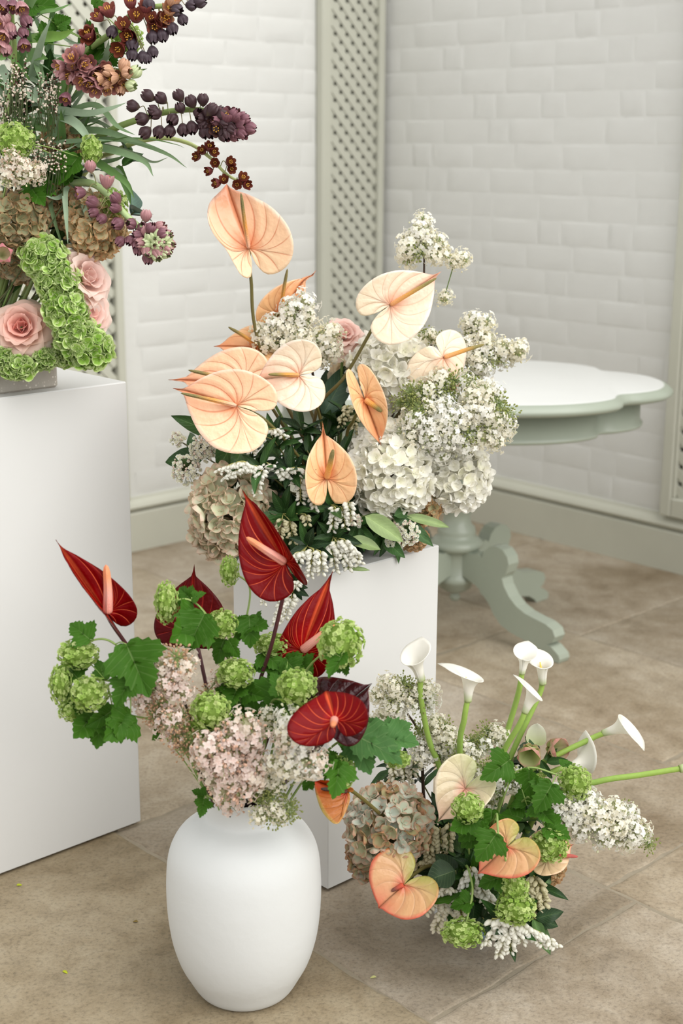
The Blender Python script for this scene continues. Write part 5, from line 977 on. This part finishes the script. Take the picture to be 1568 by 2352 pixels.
for i, (x, y, Y, lab) in enumerate([(1110, 2110, 2.33, 'above the trailing bell chains'), (1230, 2110, 2.32, 'beside the lower hanging pompom'), (1000, 2000, 2.40, 'behind the lowest coral anthurium'), (1060, 1960, 2.42, 'behind the crossing guelder leaf'), (1120, 2010, 2.38, 'under the coral rimmed anthurium'), (1160, 2060, 2.36, 'behind the hanging pair of pompoms'), (1200, 1980, 2.40, 'behind the lobe of the coral rimmed anthurium'),
        (1050, 1900, 2.46, 'behind the pompom of the pale green anthurium'), (1010, 1870, 2.48, 'behind the pale green anthurium'), (1180, 1880, 2.46, 'in the heart of the floor arrangement'), (960, 1780, 2.53, 'along the dark lilac twig'), (900, 1760, 2.54, 'against the short plinth face above the dried leaf'), (1230, 1860, 2.48, 'at the root of the long lilac panicle'), (1090, 2070, 2.34, 'above the lowest pompom'), (980, 1950, 2.44, 'beside the antique hydrangea'),
        (1250, 1950, 2.44, 'behind the sand anthurium'), (930, 1990, 2.44, 'under the antique hydrangea'), (1180, 1740, 2.52, 'between the calla stems')]):
    sprig('dark glossy leaves ' + lab, (x, y), ff(random.uniform(-.03, .03), random.uniform(-.02, .03), .04), Y, kind=('pieris', 'bay')[i % 2], nl=9, group='leafy sprigs in the floor bowl', name='leafy_sprig', ls=.85, spread=1.25)
sprig('pieris with white bells shaded between the dried leaf and the cream lilac', (930, 1760), ff(-.04, .03), 2.50, nl=8, racemes=[(900, 1740, 905, 1790), (925, 1745, 930, 1800), (950, 1740, 945, 1785), (910, 1770, 900, 1800)], bell=BELL_K)

# ------------------------------------------------------------------ trough on the tall plinth: fritillaries, hydrangea, roses
B_ = []
def fb(rows): return rows
sp1 = [(572, 286, 2.80), (520, 262, 2.80), (430, 252, 2.81), (340, 268, 2.83), (235, 310, 2.86), (150, 390, 2.90)]
b1 = [(308, 244, 'black', 0, -.9, .1, .4), (342, 222, 'black', 0, -.8, .5, .4), (372, 228, 'black', 0, -.5, .4, .8), (412, 222, 'black', 0, -.5, .7, .5), (440, 236, 'black', 0, -.4, .7, .6), (330, 272, 'black', 0, -.9, -.3, .4), (336, 302, 'black', 0, -.7, -.7, .4), (360, 260, 'black', 0, -.4, -.2, .9), (366, 300, 'black', 0, -.3, -.8, .5), (355, 255, 'black', 0, -.5, .2, .8),
      (398, 272, 'black', 0, -.2, -.4, .9), (390, 298, 'black', 0, -.1, -.8, .5), (415, 250, 'black', 0, -.2, .4, .9), (420, 295, 'black', 0, .1, -.9, .5), (440, 290, 'black', 0, .1, -.8, .6), (455, 262, 'black', 0, .1, .1, 1), (466, 232, 'black', 0, .0, .8, .6), (470, 300, 'black', 0, .2, -.8, .6), (478, 278, 'black', 0, .2, -.2, 1), (486, 255, 'plum', 0, .2, .5, .8)]
b1 += spray_bells(46, [(480, 275), (520, 285), (548, 288)], ['black', 'black', 'plum', 'plum'], 30, 2.79, (.4, -.1, .5), op=(0, 0, 0, 1))
fritillary('near black fritillary spire arching furthest out over bare wall', sp1, b1, tf(.02), 2.79)
b2 = [(205, 80, 'brick', 2, -.3, .5, .8), (250, 28, 'brick', 2, -.2, .6, .8), (228, 40, 'brick', 1, -.5, .3, .8), (207, 84, 'red', 2, -.2, -.2, 1), (284, 60, 'brick', 2, .0, .2, 1), (312, 40, 'brick', 2, .2, .3, 1), (300, 85, 'red', 2, -.2, -.4, .9), (296, 80, 'red', 1, -.3, -.3, .9), (345, 45, 'brick', 2, .3, .2, 1), (372, 48, 'brick', 2, .2, -.1, 1), (355, 60, 'brick', 2, .1, -.4, .9), (388, 25, 'peach', 2, .3, .4, .9), (380, 40, 'peach', 1, .3, -.2, .9), (335, 20, 'brick', 2, .1, .6, .8), (275, 110, 'red', 2, -.3, -.5, .8), (300, 10, 'brick', 1, 0, .6, .8),
      (402, 22, 'slate', 0, .5, -.2, .8), (436, 12, 'slate', 0, .6, -.1, .7), (455, 4, 'slate', 0, .7, .1, .6), (418, 42, 'slate', 0, .4, -.9, .3), (394, 62, 'slate', 0, .3, -.9, .3), (372, 78, 'slate', 0, .2, -.95, .2), (350, 82, 'slate', 0, .1, -.95, .3), (350, 116, 'slate', 0, .2, -.95, .2), (328, 128, 'slate', 0, .1, -.95, .2), (336, 130, 'slate', 0, .3, -.9, .2), (304, 122, 'slate', 0, -.1, -.95, .3), (258, 70, 'slate', 0, -.2, -.9, .4), (303, 98, 'slate', 0, .1, -.9, .4), (340, 8, 'slate', 0, .3, -.8, .5), (395, 5, 'peach', 1, .4, .5, .7)]
fritillary('brick red fritillary with dangling slate bells at the top of the tall arrangement', [(410, 14, 2.82), (350, 16, 2.82), (300, 36, 2.83), (250, 80, 2.85), (195, 122, 2.88), (140, 200, 2.92)], b2, tf(.0), 2.81)
b3 = spray_bells(34, [(160, 150), (215, 175), (285, 190)], ['blush', 'mauve', 'mauve', 'peach'], 32, 2.81, (-.1, -.5, .6), op=(0, 1, 2, 2)) + [(152, 222, 'plum', 1, -.2, -.9, .5), (283, 152, 'peach', 0, .4, .7, .4), (308, 168, 'green', 0, .6, .5, .4), (298, 196, 'green', 0, .7, -.2, .5), (166, 130, 'blush', 1, -.4, .6, .7), (182, 118, 'blush', 1, -.2, .8, .5)]
fritillary('dusky pink fritillary with peach open bells and cream tip', [(300, 178, 2.82), (250, 166, 2.82), (200, 166, 2.83), (165, 182, 2.85), (110, 300, 2.90)], b3, tf(-.01), 2.80)
b4 = [(466, 348, 'red', 2, -.3, .3, .9), (480, 340, 'red', 1, .2, .5, .9), (488, 350, 'red', 2, .5, .0, .8), (454, 360, 'red', 2, -.6, -.1, .8), (494, 374, 'red', 2, .0, -.2, 1), (482, 392, 'red', 1, -.7, -.3, .6), (526, 374, 'red', 2, .5, .1, .8), (530, 388, 'red', 2, .3, -.2, .9), (500, 420, 'red', 1, -.7, -.2, .6), (515, 415, 'red', 2, -.1, .2, 1), (556, 410, 'red', 2, .4, .3, .9), (564, 424, 'red', 1, .6, -.2, .7), (544, 424, 'red', 2, .1, -.2, 1)]
fritillary('wispy dark red fritillary just above the highest peach anthurium', [(556, 420, 2.86), (520, 400, 2.86), (480, 360, 2.86), (430, 328, 2.87), (360, 318, 2.88), (270, 345, 2.90), (180, 420, 2.94)], [r + (2.85, .72) if len(r) == 7 else r for r in b4], tf(.03), 2.85, r=(.0025, .006), c=S(176, 186, 120))
b5 = [(208, 385, 'blush', 0, -.1, .95, .3), (245, 420, 'blush', 1, .1, .9, .3), (188, 442, 'plum', 1, -.9, -.2, .4), (216, 466, 'plum', 0, -.8, .3, .6), (218, 486, 'plum', 0, -.7, -.3, .7), (236, 500, 'plum', 0, -.6, -.6, .6), (268, 458, 'plum', 0, -.5, .6, .7), (268, 478, 'plum', 0, -.6, .2, .8), (274, 512, 'plum', 0, -.5, -.3, .9), (304, 515, 'plum', 0, -.2, .0, 1), (335, 498, 'blush', 0, .1, .9, .5), (328, 524, 'plum', 0, .0, .1, 1), (278, 552, 'plum', 0, -.6, -.7, .5), (300, 550, 'plum', 0, -.2, -.5, .9), (318, 572, 'plum', 0, -.2, -.9, .5), (340, 590, 'plum', 0, .0, -.95, .4)]
b5 += spray_bells(22, [(340, 545), (366, 560)], ['plum', 'blush', 'blush'], 34, 2.77, (.3, -.1, .5), op=(0,)) + [(362 + 22 * math.cos(a), 562 + 22 * math.sin(a), 'green', 0, math.cos(a) * .8 + .3, -math.sin(a) * .8 - .1, .8, 2.755) for a in np.linspace(0, 5.6, 8)] + [(364 + 9 * math.cos(a), 558 + 9 * math.sin(a), 'green', 0, math.cos(a) * .3 + .3, -math.sin(a) * .3, 1, 2.745, .75) for a in np.linspace(0, 5, 5)]
fritillary('plum fritillary drooping with a pale green budded tip', [(368, 562, 2.77), (330, 530, 2.77), (285, 490, 2.78), (245, 445, 2.80), (205, 420, 2.82), (150, 428, 2.86), (110, 470, 2.90)], b5, tf(.0, -.02), 2.77, c=S(166, 188, 130), r=(.0055, .008))
b6 = [(30, 10, 'plum', 1, -.1, -.9, .4), (48, 14, 'blush', 1, .3, -.9, .4), (8, 10, 'plum', 1, -.3, -.9, .4), (58, 45, 'plum', 0, .5, -.8, .4), (52, 72, 'plum', 0, .4, -.8, .5), (54, 98, 'plum', 1, .2, -.95, .3), (22, 62, 'blush', 0, .2, -.8, .6), (10, 80, 'blush', 1, -.2, -.7, .7), (25, 75, 'plum', 0, .5, -.6, .6), (5, 105, 'blush', 1, -.1, -.9, .5), (14, 110, 'blush', 0, .1, -.9, .5), (4, 50, 'blush', 1, -.4, -.4, .8), (12, 45, 'blush', 0, 0, .2, 1)]
fritillary('mauve fritillary bells hanging at the outer top of the tall arrangement', [(24, -20, 2.84), (28, 60, 2.85), (32, 130, 2.86), (20, 240, 2.88)], b6, tf(-.08), 2.82)
def straps(label, rows, foot, c=S(122, 148, 108), name='strap_leaf_bunch'):
    t = thing(name, label, 'foliage', foot)
    for r in rows:
        g = Geo(); strap(g, r[0], r[1] * .00088, r[2] if len(r) > 2 else (random.uniform(-.4, .4), random.uniform(0, .6), 1), r[3] if len(r) > 3 else c, random.uniform(-1.2, 1.2)); part(g, 'leaf', M_STRAP, t)
    return t
C1, C2, C3 = S(126, 152, 116), S(104, 140, 78), S(150, 170, 142)
straps('grey green fritillary leaves fanning out beneath the near black spire', [([(150, 300, 2.88), (230, 300, 2.83), (300, 320, 2.80), (350, 335, 2.78)], 16), ([(170, 330, 2.86), (260, 345, 2.82), (330, 370, 2.80), (352, 405, 2.79)], 18), ([(190, 350, 2.86), (250, 390, 2.82), (290, 420, 2.80), (308, 455, 2.79)], 20, None or (0, .3, 1), C2), ([(200, 320, 2.86), (290, 322, 2.83), (380, 352, 2.82), (428, 385, 2.82)], 12), ([(220, 330, 2.86), (300, 350, 2.84), (350, 372, 2.83), (385, 362, 2.82)], 10, (0, .3, 1), C3), ([(120, 250, 2.86), (200, 260, 2.82), (250, 250, 2.80), (290, 236, 2.79)], 18, (0, .5, 1), C3), ([(130, 270, 2.87), (215, 240, 2.83), (270, 290, 2.81), (310, 310, 2.80)], 16), ([(210, 320, 2.87), (330, 318, 2.84), (400, 330, 2.83), (424, 340, 2.83)], 12, (0, .4, 1), C2), ([(120, 260, 2.86), (170, 280, 2.82), (200, 315, 2.80), (205, 340, 2.79)], 22, (0, .5, 1), C3)], tf(.02))
straps('pale strap leaves hanging straight down over the dried hydrangea', [([(165, 425, 2.84), (150, 440, 2.80), (152, 500, 2.78), (156, 560, 2.78)], 14, (0, .1, 1), C3), ([(115, 450, 2.84), (118, 480, 2.80), (135, 540, 2.79), (150, 580, 2.79)], 18), ([(150, 450, 2.84), (180, 490, 2.80), (205, 530, 2.79), (232, 560, 2.79)], 14), ([(180, 440, 2.84), (195, 480, 2.79), (208, 520, 2.78), (215, 560, 2.78)], 14, (0, .1, 1), C3), ([(150, 445, 2.82), (130, 455, 2.80), (105, 450, 2.79)], 12, (0, .8, .5), C3), ([(85, 480, 2.84), (95, 520, 2.80), (100, 550, 2.79)], 14), ([(165, 430, 2.84), (240, 470, 2.84), (290, 480, 2.85)], 18), ([(90, 470, 2.85), (60, 495, 2.82), (20, 480, 2.82)], 10)], tf(-.01))
straps('broad bright green leaves curling at the top of the tall arrangement', [([(60, 40, 2.90), (100, 26, 2.86), (130, 22, 2.84), (165, 8, 2.83)], 26, (0, .5, 1), C2), ([(60, 90, 2.90), (100, 84, 2.85), (140, 82, 2.83), (172, 66, 2.82)], 28, (0, .5, 1), S(120, 158, 72)), ([(60, 130, 2.9), (80, 125, 2.86), (110, 135, 2.84)], 34, (0, .3, 1), C2), ([(90, 120, 2.9), (84, 150, 2.86), (100, 200, 2.84)], 16), ([(40, 140, 2.9), (20, 100, 2.87), (16, 60, 2.85)], 22, (0, 0, 1), C2), ([(0, 150, 2.86), (14, 180, 2.83), (10, 230, 2.82)], 20, (0, 0, 1), C3), ([(60, 175, 2.88), (100, 190, 2.85), (140, 180, 2.84)], 12, (0, .5, 1), C3), ([(130, 70, 2.88), (160, 95, 2.85), (205, 105, 2.83)], 8, (0, .5, 1), C3), ([(230, 150, 2.88), (245, 120, 2.86), (250, 90, 2.85)], 18, (0, 0, 1), C3), ([(250, 160, 2.88), (300, 165, 2.86), (338, 158, 2.85)], 12, (0, .5, 1), C2), ([(60, 20, 2.9), (80, -10, 2.87), (110, -30, 2.86)], 24, (0, 0, 1), C2)], tf(-.04))
straps('long green blades crossing in the middle of the tall arrangement', [([(110, 300, 2.88), (130, 240, 2.86), (150, 180, 2.85), (170, 150, 2.85)], 24, (0, 0, 1), C2), ([(60, 270, 2.86), (90, 265, 2.83), (115, 268, 2.82)], 10, (0, .5, 1), C3), ([(80, 200, 2.86), (88, 235, 2.83), (108, 262, 2.82)], 12, (0, 0, 1), C3), ([(100, 330, 2.87), (130, 300, 2.85), (150, 250, 2.84)], 18, (0, 0, 1), C1), ([(60, 320, 2.86), (70, 290, 2.84), (85, 260, 2.83)], 14), ([(140, 330, 2.86), (142, 290, 2.84), (140, 250, 2.83)], 20, (0, 0, 1), C2), ([(95, 360, 2.86), (140, 350, 2.83), (180, 330, 2.82)], 16, (0, .4, 1), C3), ([(100, 380, 2.86), (150, 370, 2.83), (190, 360, 2.82)], 12), ([(200, 380, 2.86), (270, 365, 2.84), (290, 350, 2.83)], 12), ([(40, 440, 2.86), (110, 440, 2.84), (160, 470, 2.83)], 16), ([(270, 380, 2.86), (290, 430, 2.85), (300, 470, 2.84)], 20, (0, .2, 1), C2), ([(230, 390, 2.86), (265, 390, 2.84), (285, 402, 2.83)], 14, (0, .5, 1), C3), ([(85, 150, 2.87), (95, 180, 2.85), (90, 220, 2.84)], 18)], tf(.0))
rows_ = []
for i in range(58):
    a_ = random.uniform(-.35, 3.3); l_ = random.uniform(70, 190); x0, y0 = (random.uniform(60, 170), random.uniform(180, 400)) if i < 34 else (random.uniform(10, 150), random.uniform(90, 260)); yy = random.uniform(2.82, 2.92) if i < 34 else random.uniform(2.88, 2.95); dx_, dy_ = math.cos(a_), -math.sin(a_); b_ = random.uniform(-.3, .5)
    rows_.append(([(x0, y0, yy + .04), (x0 + dx_ * l_ * .5, y0 + dy_ * l_ * .5 - 8, yy), (x0 + dx_ * l_, y0 + dy_ * l_ + b_ * 60, yy - .02)], random.uniform(11, 22), (random.uniform(-.5, .5), random.uniform(0, .7), 1), (C1, C2, C3, S(92, 124, 74))[i % 4]))
straps('dense grey green strap leaves massed behind the broom sprays', rows_, tf(-.02, .0))
guelder('lime guelder pompom high over the cream lilac of the tall arrangement', [(35, 324, 42, 42, 2.78)], [((150, 370), (110, 390), 2.80, (-.2, .2, 1)), ((180, 360), (128, 420), 2.80), ((90, 400), (60, 480), 2.80, (0, 0, 1)), ((70, 430), (100, 470), 2.80)], tf(-.06))
guelder('small side on guelder pompom under the near black spire', [(209, 344, 24, 34, 2.79)], [((150, 395), (185, 345), 2.82), ((160, 420), (130, 370), 2.82, (-.3, .2, 1))], tf(.0), [(190, 335, 2.82), (150, 360, 2.86)])
guelder('airy guelder head behind the brick red fritillary', [(292, 88, 36, 34, 2.88)], [((240, 110), (160, 118), 2.87), ((220, 20), (226, -20), 2.87), ((130, 60), (165, 40), 2.88, (0, .2, 1)), ((110, 100), (100, 50), 2.88), ((250, 135), (285, 110), 2.88), ((60, 15), (130, 5), 2.9), ((120, 50), (165, 70), 2.89, (0, 0, 1)), ((230, 115), (190, 150), 2.89)], tf(.0), [(250, 130, 2.88), (150, 260, 2.92)])
guelder('half hidden guelder head behind the drooping plum fritillary', [(258, 470, 34, 36, 2.82)], [((230, 480), (205, 450), 2.84)], tf(.01))
lilac('cream lilac truss at the outer side of the tall arrangement', [(36, 388, 44, 44, 2.76), (84, 395, 20, 34, 2.77)], ['blush', 'white', 'blush'], tf(-.07), cr=.024, dens=1.4)
hydrangea('olive dried hydrangea in the shade of the tall arrangement', [(40, 508, 62, 60, 2.80), (55, 600, 60, 40, 2.84)], None, 'olive', tf(-.08), n=125, fs=1.15)
hydrangea('tan dried hydrangea behind the pink rose over the tall plinth', [(220, 520, 60, 66, 2.83), (150, 470, 40, 44, 2.86), (145, 330, 40, 40, 2.90)], None, 'tan', tf(.03, .02), n=125, fs=1.15)
hydrangea('fresh lime hydrangea cascading over the trough and plinth edge', [(100, 590, 50, 42, 2.78), (135, 650, 46, 46, 2.76), (150, 710, 44, 44, 2.75), (170, 760, 40, 44, 2.75), (205, 800, 50, 44, 2.75), (150, 800, 20, 36, 2.78)], None, 'lime', tf(.02, -.02), n=105, fs=1.22)
hydrangea('lime hydrangea florets peeping over the trough front', [(40, 845, 40, 22, 2.74), (100, 825, 22, 18, 2.76), (10, 830, 22, 26, 2.75)], None, 'lime', tf(-.06, -.02), n=110)
rose('pink garden rose facing forward over the concrete trough', 44, 744, 66, 2.745, (.0, .15, 1), tf(-.06, -.01), S(236, 174, 162), S(252, 232, 216), layers=((4, 6, .40), (5, 20, .55), (6, 40, .75), (7, 62, .98), (7, 82, 1.12)))
rose('pale pink rose turned away behind the lime hydrangea', 216, 628, 72, 2.775, (.7, .25, .6), tf(.02, .02), S(248, 216, 206), S(254, 238, 228))
rose('lower pale pink rose opening over the plinth behind the lime hydrangea', 222, 718, 62, 2.77, (.75, .0, .6), tf(.03, .0), S(248, 212, 202), S(254, 236, 226))
s_ = thing('hellebore', 'blush rimmed hellebore bud beside the olive dried hydrangea', 'flower', tf(-.08)); g = Geo()
for j in range(5): v, f, uv = petal_grid(6, 7, .016, .034, .6, -.2, .3, .7); g.add(v @ rotx(1.1).T @ rotz(j * 1.2566).T @ frame_z(cv(.3, .0, .9), 0).T + P(4, 588, 2.76), f, gcol(uv, S(190, 200, 140), S(220, 200, 180), S(216, 140, 150)), uv)
part(g, 'sepals', M_PETAL, s_); g = Geo(); tube(g, [P(4, 588, 2.77), tf(-.08)], .002, 6, S(120, 140, 80)); part(g, 'stem', M_STEM, s_)
sprig('round dark eucalyptus leaves behind the plum fritillary tip', (315, 480), tf(.04), 2.88, kind='euc', nl=4, name='eucalyptus_sprig', ls=1.2)
sprig('dark green leaf spray under the near black spire', (300, 355), tf(.03), 2.88, kind='box', nl=5, name='leafy_sprig', ls=1.2)
for i, (x, y, Y, lab) in enumerate([(60, 450, 2.88, 'under the cream lilac truss'), (110, 420, 2.88, 'beside the cream lilac truss'), (180, 400, 2.9, 'behind the arch of the drooping fritillary'), (120, 510, 2.9, 'between the two dried hydrangeas'), (60, 560, 2.9, 'below the olive dried hydrangea'), (30, 420, 2.9, 'behind the cream lilac truss'), (160, 330, 2.92, 'behind the small side on pompom'), (60, 250, 2.92, 'at the foot of the broom sprays'),
        (110, 180, 2.94, 'behind the upper broom sprays'), (40, 180, 2.92, 'behind the mauve fritillary stem'), (130, 560, 2.9, 'above the lime hydrangea'), (60, 800, 2.84, 'under the forward facing garden rose'), (20, 680, 2.86, 'above the forward facing garden rose'), (110, 760, 2.84, 'between the garden rose and the lime hydrangea'), (180, 260, 2.93, 'below the dusky pink fritillary')]):
    sprig('dark green leaves ' + lab, (x, y), tf(random.uniform(-.08, .04)), Y, kind=('box', 'bay', 'pieris')[i % 3], nl=10, group='leafy sprigs in the concrete trough', name='leafy_sprig', ls=1.0, spread=1.3)
def broom(label, tips, foot):
    t = thing('broom_sprig', label, 'foliage', foot); st = Geo(); fl = Geo(); ft = np.asarray(foot, float)
    for x, y, Y in tips:
        T = P(x, y, Y); root = T + cv(random.uniform(-.02, .0), -.09, -.02); p = smooth_path([T, (T + root) / 2 + cv(random.uniform(-.01, .01), 0, .01), root], 5); tube(st, p, [.0005, .0011], 4, S(66, 78, 44), cap=False)
        for k in range(9):
            q = p[int(k * .7)] + cv(random.uniform(-.006, .006), random.uniform(-.004, .004), random.uniform(0, .006)); kk = random.uniform(.0012, .0026); dark = random.random() < .4; b = Geo(); lathe(b, [(0, -kk * 1.5), (kk * .8, -kk * .5), (kk, kk * .4), (0, kk * 1.4)], 5, S(96, 58, 52) if dark else S(240, 228, 214)); fl.merge(b, frame_z(RNG.normal(0, 1, 3)), q, .7 if dark else 1.)
    tube(st, [P(*tips[0]) + cv(0, -.09, -.02), ft], .0014, 5, S(66, 78, 44)); part(st, 'stems', M_TWIG, t, kind='stuff'); part(fl, 'buds', M_FLORET, t, kind='stuff')
broom('wiry broom sprays with tiny cream and maroon buds in front of the green blades', [(random.uniform(22, 62), random.uniform(130, 200), 2.80) for _ in range(16)] + [(random.uniform(92, 138), random.uniform(160, 215), 2.81) for _ in range(18)] + [(random.uniform(0, 80), random.uniform(210, 270), 2.81) for _ in range(26)], tf(-.07))
broom('low broom spray of maroon buds above the cream lilac', [(random.uniform(78, 150), random.uniform(318, 345), 2.80) for _ in range(22)], tf(-.04))

# scraps on the floor
for px, py, c, lab in ((38, 2036, S(170, 180, 50), 'tiny yellow green leaf scrap on the stone below the tall plinth'), (144, 2233, S(176, 184, 50), 'tiny yellow green leaf scrap on the brown flagstone'), (864, 2247, S(190, 190, 130), 'pale fallen bud on the stone between vase and floor arrangement'), (317, 2120, S(130, 110, 60), 'small brown twig scrap on the flagstone near the vase')):
    o = G(px, py, .0); g = Geo(); blade(g, o + np.array([0, 0, .0025]), basis(np.array([math.cos(px), math.sin(px), 0.]), np.array([.2, -.2, 1.])), .012, .006, .5, .4, c); solo(g, 'leaf_scrap', M_LEAF, lab, 'leaf', o)
